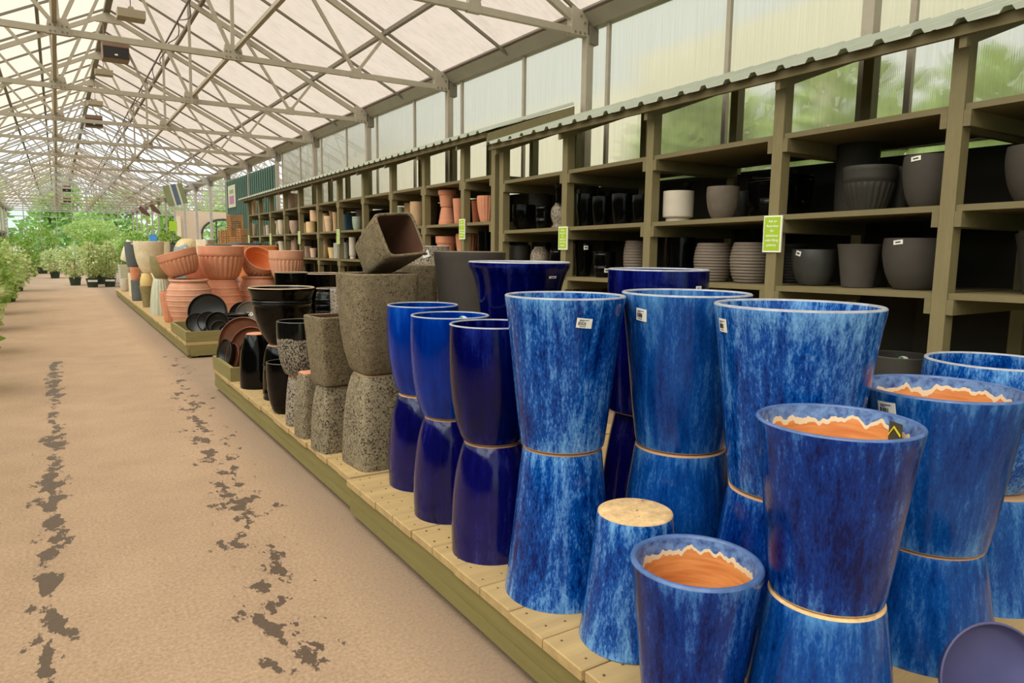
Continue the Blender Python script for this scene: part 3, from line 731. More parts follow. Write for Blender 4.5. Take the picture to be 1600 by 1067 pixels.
def sticker(o, kind, r, h, inv, rz, style, da, f, w=.055, hh=.042, rollz=0.0):
    """flat label stuck on the pot; da: angle from the direction towards the camera, f: height fraction"""
    x, y, z = o.location
    a = math.atan2(-y, -x) + da - rz
    q = 1.0
    if kind in ('square', 'sqround'):
        n = {'square': 9, 'sqround': 5.5}[kind]; q = (abs(math.cos(a)) ** n + abs(math.sin(a)) ** n) ** (-1 / n)
    fo = 1 - f if inv else f
    df = .03
    r0 = rad_at(kind, fo) * r * q
    slope = (rad_at(kind, min(fo + df, 1)) - rad_at(kind, max(fo - df, 0))) * r / ((min(fo + df, 1) - max(fo - df, 0)) * h) * (-1 if inv else 1)
    nrm = Vector((math.cos(a), math.sin(a), -slope)).normalized(); tx = Vector((-math.sin(a), math.cos(a), 0)); ty = nrm.cross(tx)
    if style == 'inner': nrm = -nrm; tx = -tx; r0 = (rad_at(kind, fo) * r - max(.008, r * .075)) * q
    ca, sa = math.cos(rollz), math.sin(rollz); tx, ty = tx * ca + ty * sa, ty * ca - tx * sa
    c = Vector((r0 * math.cos(a), r0 * math.sin(a), f * h))
    def curved(w, hh, off, nseg=6, x0=0.0, y0=0.0, ell=False):
        m = MB(); R = max(r0, .02)
        if ell:
            vs = []
            for k in range(16):
                th = 2 * PI * k / 16; u, v = x0 + w / 2 * math.cos(th), y0 + hh / 2 * math.sin(th)
                vs.append(c + tx * u + ty * v + nrm * (off - (u * u / (2 * R) if style != 'inner' else -u * u / (2 * R))))
            m.add(vs + [v - nrm * .0015 for v in vs], [tuple(range(16))] + [(k, 16 + k, 16 + (k + 1) % 16, (k + 1) % 16) for k in range(16)]); return m
        vs = []
        for lay in (0, -.0015):
            for k in range(nseg + 1):
                u = x0 - w / 2 + w * k / nseg
                for v in (y0 - hh / 2, y0 + hh / 2):
                    vs.append(c + tx * u + ty * v + nrm * (off + lay - (u * u / (2 * R) if not sq_ else 0)))
        N = 2 * (nseg + 1)
        fs = [(2 * k, 2 * k + 2, 2 * k + 3, 2 * k + 1) for k in range(nseg)] + [(2 * k, N + 2 * k, N + 2 * k + 2, 2 * k + 2) for k in range(nseg)] + [(2 * k + 1, 2 * k + 3, N + 2 * k + 3, N + 2 * k + 1) for k in range(nseg)] + [(0, 1, N + 1, N), (N - 2, 2 * N - 2, 2 * N - 1, N - 1)]
        m.add(vs, fs); return m
    sq_ = kind in ('square', 'sqround')
    if style in ('price', 'inner_price'):
        pt = curved(w, hh, .0035).build('price_tag', MAT['white_label'], o, fix=False); pt['label'] = 'white price tag with barcode'
        pr = MB(); x = -w * .36
        while x < w * .1:
            bw = random.choice((.0012, .002, .003)); b_ = curved(bw, hh * .34, .0045, 1, x, -hh * .05); pr.add(b_.v, b_.f); x += bw + random.choice((.0014, .0024))
        for yy, ww, xx in ((hh * .32, w * .6, -.04 * w), (hh * .22, w * .3, -.2 * w), (-hh * .34, w * .4, -.1 * w)):
            b_ = curved(ww, hh * .045, .0045, 2, xx, yy); pr.add(b_.v, b_.f)
        pr.build('print', MAT['print_ink'], pt, fix=False)
    elif style == 'small':
        pt = curved(w, hh, .0035).build('price_tag', MAT['white_label'], o, fix=False); pt['label'] = 'white price tag'
        pr = curved(w * .55, hh * .3, .0045, 1).build('print', MAT['print_ink'], pt, fix=False)
    elif style == 'inner':
        pt = curved(w, hh, .004, ell=True).build('care_sticker', MAT['white_label'], o, fix=False); pt['label'] = 'white oval sticker with green disc'
        g_ = curved(hh * .8, hh * .8, .006, ell=True, x0=-w * .2); g_.build('disc', MAT['sticker_green'], pt, fix=False)
    elif style == 'blue':
        pt = curved(w, hh, .004).build('sticker', MAT['sticker_blue'], o, fix=False); pt['label'] = 'bright blue sticker'
SHELF_POTS=[
('n', 'm', 4.548, 2.344, 1.822, 0.148, 0.315, 'round', 'grey', 'dark grey round-bellied pot', 0),
('n', 'm', 4.764, 2.63, 1.818, 0.064, 0.294, 'round', 'greydk', 'charcoal pot half hidden', 0),
('n', 'm', 4.564, 2.734, 1.817, 0.164, 0.291, 'ribbedbowl', 'charcoal', 'charcoal bowl with fluted lower half', 0),
('n', 'm', 4.965, 3.074, 1.812, 0.145, 0.518, 'cyl', 'charcoal', 'tall charcoal cylinder pot reaching up to the shelf above', 0),
('n', 'm', 4.904, 3.681, 1.803, 0.254, 0.332, 'banded', 'black', 'gloss black pot with incised band behind the sign post', 1),
('n', 'm', 4.529, 3.933, 1.799, 0.129, 0.256, 'round', 'greybr', 'grey-brown speckled round pot', 1),
('n', 'm', 4.865, 4.024, 1.798, 0.065, 0.245, 'round', 'greydk', 'charcoal pot tucked behind others', 1),
('n', 'm', 4.53, 4.418, 1.792, 0.13, 0.257, 'footed', 'white', 'pale grey straight-sided pot on a recessed foot', 1),
('n', 'm', 4.554, 4.901, 1.785, 0.094, 0.26, 'tall', 'black', 'gloss black tall pot', 2),
('n', 'm', 4.532, 5.136, 1.782, 0.112, 0.287, 'tall', 'black', 'gloss black tall pot', 2),
('n', 'm', 4.503, 5.401, 1.778, 0.103, 0.28, 'tall', 'black', 'gloss black tall pot', 2),
('n', 'm', 4.558, 5.719, 1.774, 0.108, 0.33, 'tall', 'black', 'gloss black tall pot', 2),
('n', 'm', 5.109, 6.364, 1.764, 0.109, 0.524, 'tall', 'greydk', 'charcoal pot in the shadows behind', 3),
('n', 'm', 4.563, 6.149, 1.767, 0.113, 0.267, 'urninv', 'lava', 'upturned speckled urn', 3),
('n', 'm', 4.511, 6.401, 1.764, 0.091, 0.253, 'banded', 'black', 'gloss black ridged pot', 3),
('n', 'm', 4.591, 6.915, 1.756, 0.141, 0.293, 'round', 'black', 'gloss black round pot', 3),
('n', 'm', 4.842, 6.965, 1.755, 0.122, 0.433, 'tall', 'greydk', 'charcoal pot in the shadows behind', 3),
('n', 'l', 4.587, 2.409, 1.319, 0.187, 0.318, 'round', 'grey', 'large dark grey round-bellied pot', 0),
('n', 'l', 4.559, 2.764, 1.314, 0.139, 0.286, 'taper', 'grey', 'dark grey tapered pot', 0),
('n', 'l', 4.918, 2.814, 1.314, 0.068, 0.268, 'taper', 'greydk', 'charcoal tapered pot half hidden', 0),
('n', 'l', 4.595, 3.125, 1.31, 0.155, 0.254, 'round', 'metal', 'gunmetal round pot with a tilted tag', 0),
('n', 'l', 4.938, 3.546, 1.304, 0.118, 0.304, 'ribball', 'greydk', 'ribbed beehive pot behind the sign post', 1),
('n', 'l', 4.576, 3.666, 1.303, 0.156, 0.311, 'ribball', 'ribgrey', 'ribbed grey beehive pot', 1),
('n', 'l', 4.577, 4.043, 1.298, 0.157, 0.311, 'ribball', 'ribgrey', 'ribbed grey beehive pot', 1),
('n', 'l', 4.636, 4.488, 1.292, 0.136, 0.368, 'cyl', 'black', 'gloss black straight pot', 1),
('n', 'l', 4.615, 5.024, 1.285, 0.115, 0.348, 'ribball', 'ribgrey', 'ribbed grey beehive pot', 2),
('n', 'l', 4.516, 5.365, 1.281, 0.116, 0.246, 'banded', 'black', 'gloss black banded pot with price tag', 2),
('n', 'l', 4.528, 5.71, 1.276, 0.098, 0.331, 'tall', 'black', 'gloss black tall pot with price tag', 2),
('n', 'l', 4.547, 6.162, 1.27, 0.097, 0.276, 'banded', 'black', 'gloss black banded pot', 3),
('n', 'l', 4.558, 6.528, 1.265, 0.108, 0.306, 'urninv', 'lava', 'grey speckled urn', 3),
('n', 'l', 4.594, 7.017, 1.259, 0.144, 0.326, 'round', 'charcoal', 'charcoal round pot', 3),
('f', 'm', 4.519, 7.641, 1.865, 0.119, 0.322, 'fluted', 'terra', 'terracotta vertically fluted pot', 0),
('f', 'm', 4.566, 7.977, 1.864, 0.066, 0.288, 'taper', 'terrad', 'terracotta pot', 1),
('f', 'm', 4.489, 7.319, 1.867, 0.069, 0.331, 'taper', 'stone', 'grey lava-stone pot', 0),
('f', 'm', 4.472, 8.295, 1.862, 0.072, 0.326, 'hobnail', 'terra', 'terracotta dimpled pot', 1),
('f', 'm', 4.746, 8.976, 1.858, 0.086, 0.44, 'hobnail', 'terra', 'tall terracotta dimpled pot', 1),
('f', 'm', 4.509, 9.634, 1.855, 0.109, 0.359, 'bowl', 'tan', 'tan clay bowl of the front stack', 2),
('f', 'm', 4.644, 10.18, 1.852, 0.094, 0.374, 'bowl', 'tan', 'tan clay bowl', 3),
('f', 'm', 4.832, 9.89, 1.853, 0.132, 0.454, 'bowl', 'tandk', 'brown clay bowl behind the post', 2),
('f', 'm', 4.555, 10.344, 1.851, 0.055, 0.32, 'cyl', 'celadon', 'small pale green pot', 3),
('f', 'm', 4.485, 12.072, 1.841, 0.085, 0.233, 'ribbowl', 'celadon', 'grey-green ribbed pot', 4),
('f', 'm', 4.616, 12.966, 1.836, 0.126, 0.306, 'square', 'tealblue', 'slate-blue square planter', 5),
('f', 'm', 4.511, 11.708, 1.843, 0.061, 0.242, 'taper', 'tan', 'cream tapered pot', 4),
('f', 'm', 4.475, 13.199, 1.835, 0.055, 0.358, 'taper', 'tan', 'pale clay tapered pot', 5),
('f', 'm', 4.494, 13.638, 1.832, 0.094, 0.303, 'ringed', 'sand', 'sandy ringed pot', 5),
('f', 'm', 4.611, 14.294, 1.829, 0.091, 0.383, 'cyl', 'pink', 'blush straight pot', 6),
('f', 'm', 4.501, 14.829, 1.826, 0.101, 0.229, 'cyl', 'sandyel', 'sandy yellow cylinder', 6),
('f', 'm', 4.481, 15.13, 1.824, 0.061, 0.211, 'cyl', 'sand', 'sandy narrow cylinder', 7),
('f', 'm', 4.515, 16.088, 1.819, 0.115, 0.296, 'round', 'rust', 'weathered rust-white pot', 7),
('f', 'm', 4.522, 16.717, 1.816, 0.082, 0.317, 'round', 'rust', 'weathered rust-white pot', 8),
('f', 'm', 4.503, 17.146, 1.813, 0.083, 0.345, 'round', 'cream', 'cream tall round pot', 8),
('f', 'm', 4.659, 18.01, 1.808, 0.079, 0.362, 'round', 'cream', 'cream tall round pot', 9),
('f', 'm', 4.462, 17.728, 1.81, 0.062, 0.286, 'round', 'cream', 'cream tall round pot', 9),
('f', 'm', 4.486, 18.361, 1.807, 0.056, 0.258, 'cyl', 'white', 'white narrow cylinder', 9),
('f', 'm', 4.471, 18.624, 1.805, 0.041, 0.248, 'cyl', 'white', 'white narrow cylinder', 10),
('f', 'm', 4.513, 20.058, 1.797, 0.113, 0.338, 'round', 'cream', 'cream pot with a collar', 10),
('f', 't', 4.553, 16.392, 2.363, 0.153, 0.363, 'round', 'rust', 'weathered rust-pink pot', 8),
('f', 't', 4.512, 19.959, 2.349, 0.112, 0.378, 'taper', 'pink', 'blush tall pot', 10),
('f', 't', 4.668, 19.672, 2.35, 0.068, 0.336, 'taper', 'cream', 'cream tall pot', 10),
('f', 'l', 4.547, 7.714, 1.357, 0.097, 0.401, 'cyl', 'black', 'gloss black cylinder', 0),
('f', 'l', 4.647, 8.374, 1.353, 0.147, 0.382, 'fluted', 'terra', 'terracotta fluted pot behind the sign post', 1),
('f', 'l', 4.551, 8.787, 1.351, 0.151, 0.352, 'rimbowl', 'terra', 'wide terracotta bowl with rolled rim', 1),
('f', 'l', 4.499, 13.163, 1.327, 0.079, 0.29, 'lattice', 'celadon', 'white and green lattice-patterned pot', 5),
('f', 'l', 4.538, 12.843, 1.329, 0.078, 0.3, 'lattice', 'tealblue', 'blue lattice-patterned pot', 5),
('f', 'l', 4.463, 12.258, 1.332, 0.063, 0.386, 'footed', 'white', 'white flared pot', 4),
('f', 'l', 4.514, 13.51, 1.325, 0.094, 0.205, 'taper', 'sandyel', 'sandy tapered pot leaning', 5),
('f', 'l', 4.509, 13.964, 1.323, 0.109, 0.244, 'round', 'sandyel', 'sandy round pot', 6),
('f', 'l', 4.767, 14.689, 1.319, 0.067, 0.409, 'cyl', 'pink', 'blush tall pot', 6),
('f', 'l', 4.509, 15.129, 1.316, 0.089, 0.234, 'cyl', 'pink', 'blush cylinder', 7),
('f', 'l', 4.493, 14.676, 1.319, 0.073, 0.193, 'taper', 'pink', 'blush tapered pot', 6),
('f', 'l', 4.903, 16.31, 1.31, 0.103, 0.445, 'cyl', 'plum', 'plum-brown cylinder', 8),
('f', 'l', 4.514, 16.148, 1.311, 0.094, 0.45, 'cyl', 'rust', 'weathered tall cylinder', 8),
('f', 'l', 4.494, 16.589, 1.308, 0.074, 0.324, 'cyl', 'rust', 'weathered short cylinder', 8),
('f', 'l', 4.504, 17.149, 1.305, 0.084, 0.358, 'taper', 'cream', 'cream tapered pot', 8),
('f', 'l', 4.49, 17.63, 1.303, 0.07, 0.3, 'cyl', 'celadon', 'pale green pot', 9),
]

# ---------------------------------------------------------------- blue pots on the nearest platform
def stack(x, y, z0, zj, z1, rb, rj, rt, kind_lo, kind_hi, mat_lo, mat_hi, lab_lo, lab_hi, grp, rim='rim_pale', foot='clay_foot', inside=None, tags=(), seg=56, tags_lo=(), rz=None, dx=0, dy=0):
    pot(lab_lo, kind_lo, mat_lo, x, y, z0 + .001, rb, zj - z0 - .001, inv=True, rim=rim, foot=foot, seg=seg, group=grp, tags=tags_lo, rz=rz)
    return pot(lab_hi, kind_hi, mat_hi, x + dx, y + dy, zj + .001, rt, z1 - zj - .001, rim=rim, foot=foot, inside=inside, seg=seg, group=grp, tags=tags, rz=rz)
G1 = 'streaky blue glazed pots stacked in pairs'
stack(1.574, 2.087, ZA, .815, 1.378, .212, .163, .224, 'taper', 'taper', 'blue_light', 'blue_light',
      'upturned streaky blue pot at the base of the leftmost light-blue stack', 'upright streaky blue pot atop the leftmost light-blue stack, oblong price tag', G1, tags=(('price', .32, .86, .056, .034, -.1),))
stack(2.001, 1.892, ZA, .802, 1.388, .245, .185, .242, 'taper', 'taper', 'blue_mid', 'blue_mid',
      'upturned blue pot behind the cream-bottomed small pot', 'upright blue pot in the middle of three tall light-blue rims', G1, tags=(('price', -.72, .88, .05, .045, -.1),))
stack(1.958, 1.379, ZA, .789, 1.38, .256, .198, .255, 'taper', 'taper', 'blue_deep', 'blue_light',
      'upturned dark streaked blue pot below the widest upright blue pot', 'widest upright streaky blue pot, right of centre, square price tag at left', G1, tags=(('price', -1.02, .90, .046, .042, 0),))
stack(1.657, 1.028, ZA, .658, 1.12, .205, .149, .2, 'taper', 'taper', 'blue_mid', 'blue_deep',
      'upturned pale blue pot at lower right with cream edge', 'upright blue pot with orange clay inside and drips, front right', G1, rim='rim_blue', foot='clay_cream', inside='drip_inside')
stack(2.40, 1.142, ZA, .603, 1.112, .235, .19, .245, 'taper', 'taper', 'blue_mid', 'blue_mid',
      'upturned blue pot standing behind the leaning violet saucer', 'upright blue pot with orange inside at the right edge, large barcode tag', G1, rim='rim_blue', inside='drip_inside', tags=(('price', -.62, .90, .062, .05, .05),))
stack(2.98, 1.23, ZA, .66, 1.144, .25, .2, .243, 'taper', 'round', 'blue_mid', 'blue_light',
      'upturned blue pot hidden behind the right-edge stack', 'pale blue round-shouldered pot rim peeking out at far right', G1, tags=(('small', -.5, .8, .05, .03, .1),))
pot('small upturned streaky blue pot showing its cream clay bottom', 'taper', 'blue_light', 1.578, 1.678, ZA + .001, .178, .444, inv=True, foot='clay_cream', rim='rim_blue', seg=56, group='small streaky blue pots')
pot('small upright dark blue pot with orange inside at the front edge', 'taper', 'blue_deep', 1.425, 1.268, ZA + .001, .179, .462, rim='rim_blue', inside='drip_inside', t=.02, seg=56, group='small streaky blue pots')
G2 = 'cobalt and navy glossy pots stacked in pairs'
stack(1.668, 3.499, ZA, .752, 1.238, .197, .14, .197, 'egg', 'egg', 'violet_navy', 'cobalt', 'upturned violet-navy pot below the leftmost cobalt pot', 'leftmost upright cobalt blue pot next to the stone planters', G2, foot='clay_foot', tags=(('small', .0, .98, .0, .0, 0),) if False else ())
stack(1.582, 3.016, ZA, .736, 1.226, .182, .133, .193, 'egg', 'egg', 'violet_navy', 'cobalt', 'upturned violet-navy pot below the cobalt pot with the oval sticker', 'upright cobalt pot with a white oval sticker inside its rim', G2, tags=(('inner', 2.75, .93, .05, .034, 0),))
stack(1.533, 2.529, ZA, .734, 1.232, .178, .128, .19, 'egg', 'egg', 'violet_navy', 'navy', 'upturned violet-navy pot nearest the light-blue stack', 'upright dark navy pot beside the leftmost light-blue stack', G2)
stack(2.28, 2.33, ZA, .82, 1.462, .235, .176, .225, 'tall', 'cyl', 'violet_navy', 'navy', 'upturned dark violet pot glimpsed between two light-blue stacks', 'straight-sided navy pot behind the middle light-blue rim, square tag', 'large navy pots at the back', tags=(('price', .86, .87, .035, .042, 0),))
stack(2.043, 3.113, ZA, .80, 1.478, .26, .2, .268, 'tall', 'flare', 'violet_navy', 'navy', 'upturned navy pot hidden under the flared navy pot', 'wide navy pot with a flared lip behind the cobalt pots', 'large navy pots at the back', tags=(('small', .75, .9, .05, .012, 0),))
stack(2.19, 3.91, ZA, .82, 1.525, .24, .19, .228, 'tall', 'taper', 'pot_grey', 'pot_grey', 'upturned grey pot hidden under the large matte grey pot', 'large matte grey-brown pot with a blue sticker on its rim', 'large matte grey pots', rim='pot_grey_brown', foot='pot_grey', tags=(('blue', 2.9, .975, .06, .02, 0),))
# ---------------------------------------------------------------- stone and black pots on the middle platform
sx, sy = 1.60, 3.99
pot('upturned big square lava-stone planter by the platform joint', 'sqround', 'stone_pale', sx, sy, ZA + .001, .192, .56, inv=True, foot='clay_foot', seg=64, rz=.05, group='lava-stone planters')
pot('upright big square lava-stone planter carrying the tipped one', 'sqround', 'stone', sx, sy, .803, .205, .587, inside='stone_inside', seg=64, rz=.05, t=.022, group='lava-stone planters')
zv = Vector((.165, -.874, .457)).normalized(); xv = Vector((.971, .226, .082)); xv = (xv - zv * zv.dot(xv)).normalized(); yv = zv.cross(xv)
tipq = Matrix((xv, yv, zv)).transposed().to_quaternion(); tp = Vector((1.699, 3.86, 1.626)) - zv * .33
pot('square lava-stone planter tipped on its side, open end facing right', 'square', 'stone', tp.x, tp.y, tp.z, .142, .33, inside='stone_inside', seg=64, t=.018, rim='stone', tilt=tipq, group='lava-stone planters')
pot('upturned mid-size square lava-stone planter', 'sqround', 'stone_pale', 1.462, 4.41, ZA + .001, .132, .43, inv=True, foot='stone', seg=64, rz=.1, group='lava-stone planters')
pot('upright mid-size square lava-stone planter left of the biggest', 'square', 'stone', 1.465, 4.41, .672, .148, .436, inside='stone_inside', seg=64, rz=.1, t=.018, group='lava-stone planters')
pot('lone slim upturned stone pot with terracotta bottom', 'sqround', 'stone_pale', 1.425, 4.80, ZA + .001, .1, .45, inv=True, foot='terracotta', seg=48, rz=.1, group='lava-stone planters')
stack(1.47, 5.162, ZA, .62, 1.006, .125, .098, .17, 'tall', 'egg', 'lava_glaze', 'black_over_lava', 'upturned cratered grey pot with white tag near its base', 'black and cratered-grey glazed pot beside the stone planters', 'black and lava glazed pots', rim='rim_dark', foot='terracotta', tags_lo=(('small', -.1, .12, .035, .035, 0),))
pot('small upright gloss black pot at the platform edge', 'egg', 'black_glaze', 1.475, 5.60, ZA + .001, .155, .40, rim='rim_dark', group='gloss black pots on the middle platform')
stack(1.60, 6.148, ZA, .709, 1.196, .185, .125, .275, 'banded', 'bell', 'black_glaze', 'black_glaze', 'upturned black pot with a ring near its lip, under the bell pot', 'big gloss black bell-shaped pot with double band below the lip', 'gloss black pots on the middle platform', rim='rim_buff', foot='clay_foot', tags=(('inner_price', .6, .98, .03, .02, 0),) if False else ())
pot('upturned gloss black pot with terracotta bottom near the brown saucers', 'round', 'black_glaze', 1.52, 6.75, ZA + .001, .17, .505, inv=True, foot='terracotta', rim='rim_dark', group='gloss black pots on the middle platform')
stack(1.88, 6.86, ZA, .80, 1.30, .15, .12, .155, 'tall', 'cyl', 'black_glaze', 'black_glaze', 'upturned black pot hidden behind the bell pot', 'gloss black pot rim behind the bell pot, left of two', 'gloss black pots on the middle platform', rim='rim_buff')
stack(2.27, 7.06, ZA, .78, 1.278, .22, .17, .245, 'tall', 'taper', 'black_glaze', 'black_glaze', 'upturned black pot hidden behind the cratered cylinder', 'gloss black wide pot rim behind the bell pot, right of two', 'gloss black pots on the middle platform', rim='rim_buff')
stack(1.80, 5.50, ZA, .80, 1.222, .13, .1, .115, 'tall', 'jar', 'black_glaze', 'black_glaze', 'upturned black pot hidden below the black jar', 'black and brown round jar with ringed neck beside the bell pot', 'gloss black pots on the middle platform', rim='rim_buff')
stack(1.80, 5.14, ZA, .76, 1.235, .12, .09, .105, 'tall', 'cyl', 'lava_glaze', 'lava_glaze', 'upturned cratered pot hidden below the cratered cylinder', 'cratered grey cylinder pot behind the stone planters', 'black and lava glazed pots')
stack(2.06, 4.42, ZA, .78, 1.43, .14, .12, .135, 'sqround', 'square', 'stone', 'stone', 'upturned stone planter hidden behind the biggest one', 'stone planter whose corner shows behind the biggest one', 'lava-stone planters', foot='stone', rim='stone')
stack(2.30, 4.72, ZA, .78, 1.56, .15, .12, .15, 'tall', 'cyl', 'lava_glaze', 'lava_glaze', 'upturned speckled pot hidden at the back of the middle platform', 'speckled grey cylinder with white tag beside the matte grey pot', 'black and lava glazed pots', tags=(('small', -.15, .93, .05, .05, .3),))
# ---------------------------------------------------------------- pots in the shelves
MM = {'grey': 'pot_grey', 'greydk': 'pot_charcoal', 'charcoal': 'pot_charcoal', 'black': 'black_glaze', 'greybr': 'pot_grey_brown', 'white': 'pot_white', 'lava': 'lava_glaze', 'metal': 'pot_graphite', 'ribgrey': 'pot_ribbed_grey',
      'terra': 'terracotta', 'terrad': 'terracotta_dark', 'stone': 'stone', 'tan': 'pot_tan', 'tandk': 'pot_brown', 'celadon': 'pot_celadon', 'tealblue': 'pot_slate_blue', 'sand': 'pot_sand', 'sandyel': 'pot_sand_yellow', 'pink': 'pot_blush',
      'rust': 'pot_rust_white', 'cream': 'pot_cream', 'plum': 'pot_plum'}
BN = {('n', 0): 'nearest shelf bay', ('n', 1): 'second nearest bay', ('n', 2): 'third nearest bay', ('n', 3): 'fourth nearest bay'}
for i, w_ in enumerate(('fifth', 'sixth', 'seventh', 'eighth', 'ninth', 'tenth', 'eleventh', 'twelfth', 'thirteenth', 'fourteenth', 'fifteenth')): BN['f', i] = w_ + ' nearest bay'
SN = {'t': 'top shelf', 'm': 'middle shelf', 'l': 'lower shelf'}
ORD = ['leftmost', 'second from left', 'third from left', 'fourth from left', 'fifth from left', 'sixth from left']
rows = sorted(SHELF_POTS, key=lambda q: (q[0], q[1], q[10], -q[3]))
cnt = {}; tot = {}
for q in rows: tot[q[0], q[1], q[10], q[9]] = tot.get((q[0], q[1], q[10], q[9]), 0) + 1
for q in rows:
    un, sh, x, y, z, r, h, kind, mt, desc, by = q
    key = (un, sh, by, desc); cnt[key] = cnt.get(key, 0) + 1
    o_ = '' if tot[key] == 1 else ', ' + ORD[cnt[key] - 1]
    lab = f'{desc}{o_}, {SN[sh]}, {BN[un, by]}'
    tg = ()
    if 'price tag' in desc: tg = (('small', .25, .88 if 'tall' in desc else .28, .045, .04, 0),)
    if 'dark grey round' in desc: tg = (('small', -.55, .93, .06, .028, .12),)
    if 'gunmetal' in desc: tg = (('small', -.75, .9, .045, .035, -.25),)
    m_ = 'lattice_glaze' if kind == 'lattice' else MM[mt]
    k_ = {'lattice': 'cyl'}.get(kind, kind)
    z_ = {'n': {'t': NZT, 'm': NZM, 'l': NZL}, 'f': {'t': FZT, 'm': FZM, 'l': FZL}}[un][sh](y) + .002
    pot(lab, k_, m_, x, y, z_, r, h, seg=36 if un == 'n' else 24, sub=2, group=('dark pots in the nearer shelving' if un == 'n' else 'pots in the farther shelving'), tags=tg, rz=.1 if kind == 'square' else None, rim='terracotta_pale' if mt == 'terra' else None)
# a few that stand on other pots in the shelves
def on(label, kind, mt, x, y, z, r, h, **k): return pot(label, kind, mt, x, y, z, r, h, sub=2, seg=28, **k)
on('ornate terracotta pot upturned at the base of the stacked pair, middle shelf', 'ringed', 'terracotta', 4.52, 8.70, FZM(8.70) + .002, .118, .24, inv=True, group='pots in the farther shelving')
on('ornate terracotta pot stacked on its upturned twin, middle shelf', 'rimbowl', 'terracotta', 4.52, 8.70, FZM(8.70) + .243, .125, .22, group='pots in the farther shelving')
on('gloss black flared urn standing on the upturned speckled urn', 'flare', 'black_glaze', 4.501, 6.066, NZM(6.066) + .262, .085, .2, group='dark pots in the nearer shelving')
on('sandy yellow pot stacked on the cylinder, seventh-bay middle shelf', 'cyl', 'pot_sand', 4.45, 14.42, FZM(14.42) + .228, .085, .22, group='pots in the farther shelving')
on('pale blush pot stacked highest in the bay left of the slate-blue planter', 'bowl', 'pot_sand', 4.70, 13.98, FZM(13.98) + .31, .09, .2, group='pots in the farther shelving')
on('blush pot supporting the highest pot left of the slate-blue planter', 'cyl', 'pot_blush', 4.70, 13.98, FZM(13.98) + .002, .09, .306, group='pots in the farther shelving')
on('sandy ringed bowl on the round sandy pot, lower shelf', 'ringed', 'pot_sand', 4.70, 13.60, FZL(13.60) + .22, .09, .22, group='pots in the farther shelving')
on('sandy support pot under the ringed bowl, lower shelf', 'cyl', 'pot_sand', 4.70, 13.60, FZL(13.60) + .002, .07, .215, group='pots in the farther shelving')
on('grey pot stacked in the shadows above the slate-blue planter', 'bowl', 'pot_plum', 4.75, 12.55, FZM(12.55) + .002, .1, .38, group='pots in the farther shelving')
on('charcoal pot half in shadow on the bottom shelf behind the right-hand blue pots', 'cyl', 'pot_charcoal', 4.56, 2.44, .252, .2, .64, rim='pot_grey', tags=(('inner', 3.0, .93, .06, .036, 0),), group='pots on the bottom shelf')
for i, (y, r, h, kd, mt, ds) in enumerate(((1.5, .2, .5, 'round', 'pot_grey', 'dark grey round pot on the bottom shelf beyond the right-edge blue pots'), (5.2, .2, .55, 'taper', 'pot_charcoal', 'charcoal pot on the bottom shelf behind the navy pots'))):
    on(ds, kd, mt, 4.6, y, .252, r, h, group='pots on the bottom shelf')
for i, (z0, x, y, r, h, kd, mt, ds) in enumerate(((NZM(1.75), 4.55, 1.75, .17, .3, 'round', 'pot_grey', 'dark grey pot on the middle shelf beyond the nearest post'), (NZL(1.7), 4.6, 1.65, .2, .33, 'taper', 'pot_charcoal', 'charcoal pot on the lower shelf beyond the nearest post'), (NZM(1.25), 4.55, 1.25, .15, .28, 'ribball', 'pot_ribbed_grey', 'ribbed grey pot on the middle shelf at the right edge'))):
    on(ds, kd, mt, x, y, z0 + .002, r, h, group='dark pots in the nearer shelving')
# ---------------------------------------------------------------- terracotta and limestone pots on the farthest platform
GF = 'pots on the farthest platform'
def fp(label, kind, mt, x, y, z, r, h, **k):
    k.setdefault('seg', 40); return pot(label, kind, mt, x, y, z, r, h, sub=2, group=GF, **k)
tq = lambda ax, deg: Quaternion(Vector(ax).normalized(), math.radians(deg))
fp('big banded terracotta jar behind the black saucers, left', 'jar', 'terracotta_pale', 1.78, 12.55, ZC + .001, .345, .77)
fp('fluted terracotta bowl tipped over on the left banded jar', 'flutedrim', 'terracotta', 1.73, 12.62, 1.055, .30, .40, tilt=tq((.25, .97, 0), -17), inside='terracotta_dark')
fp('terracotta fluted pot squeezed between jar and ribbed white pot', 'fluted', 'terracotta', 1.585, 13.45, ZC + .001, .145, .53)
fp('upturned ringed terracotta cone in the centre of the terracotta group', 'cone', 'terracotta', 2.38, 13.02, ZC + .001, .40, .745, inv=True)
fp('largest fluted terracotta bowl, set upright on the ringed cone', 'flutedrim', 'terracotta', 2.38, 13.02, .967, .372, .565)
fp('banded terracotta jar on the right, under the open tipped pot', 'jar', 'terracotta_pale', 3.04, 13.30, ZC + .001, .33, .78)
fp('terracotta pot tipped towards the viewer showing its orange inside', 'flutedrim', 'terracotta_pale', 3.02, 13.42, 1.07, .30, .36, tilt=tq((1, .28, 0), 44), inside='terracotta_bright', rim='terracotta_pale')
fp('upturned dark terracotta pot beneath the bright orange planter', 'square', 'terracotta_dark', 3.30, 14.6, ZC + .001, .36, .62, inv=True, rz=.05)
fp('bright orange square planter at the back of the terracotta group', 'square', 'terracotta_bright', 3.30, 14.6, .845, .37, .70, rz=.05, t=.03)
fp('upturned terracotta pot beneath the rightmost fluted bowl', 'cone', 'terracotta_dark', 3.38, 12.62, ZC + .001, .28, .72, inv=True)
fp('rightmost fluted terracotta bowl above the black pot rims', 'flutedrim', 'terracotta_pale', 3.38, 12.62, .943, .292, .525)
fp('dark terracotta fluted pot in shade between the central and left stacks', 'flutedrim', 'terracotta_dark', 2.25, 14.1, ZC + .001, .3, 1.05)
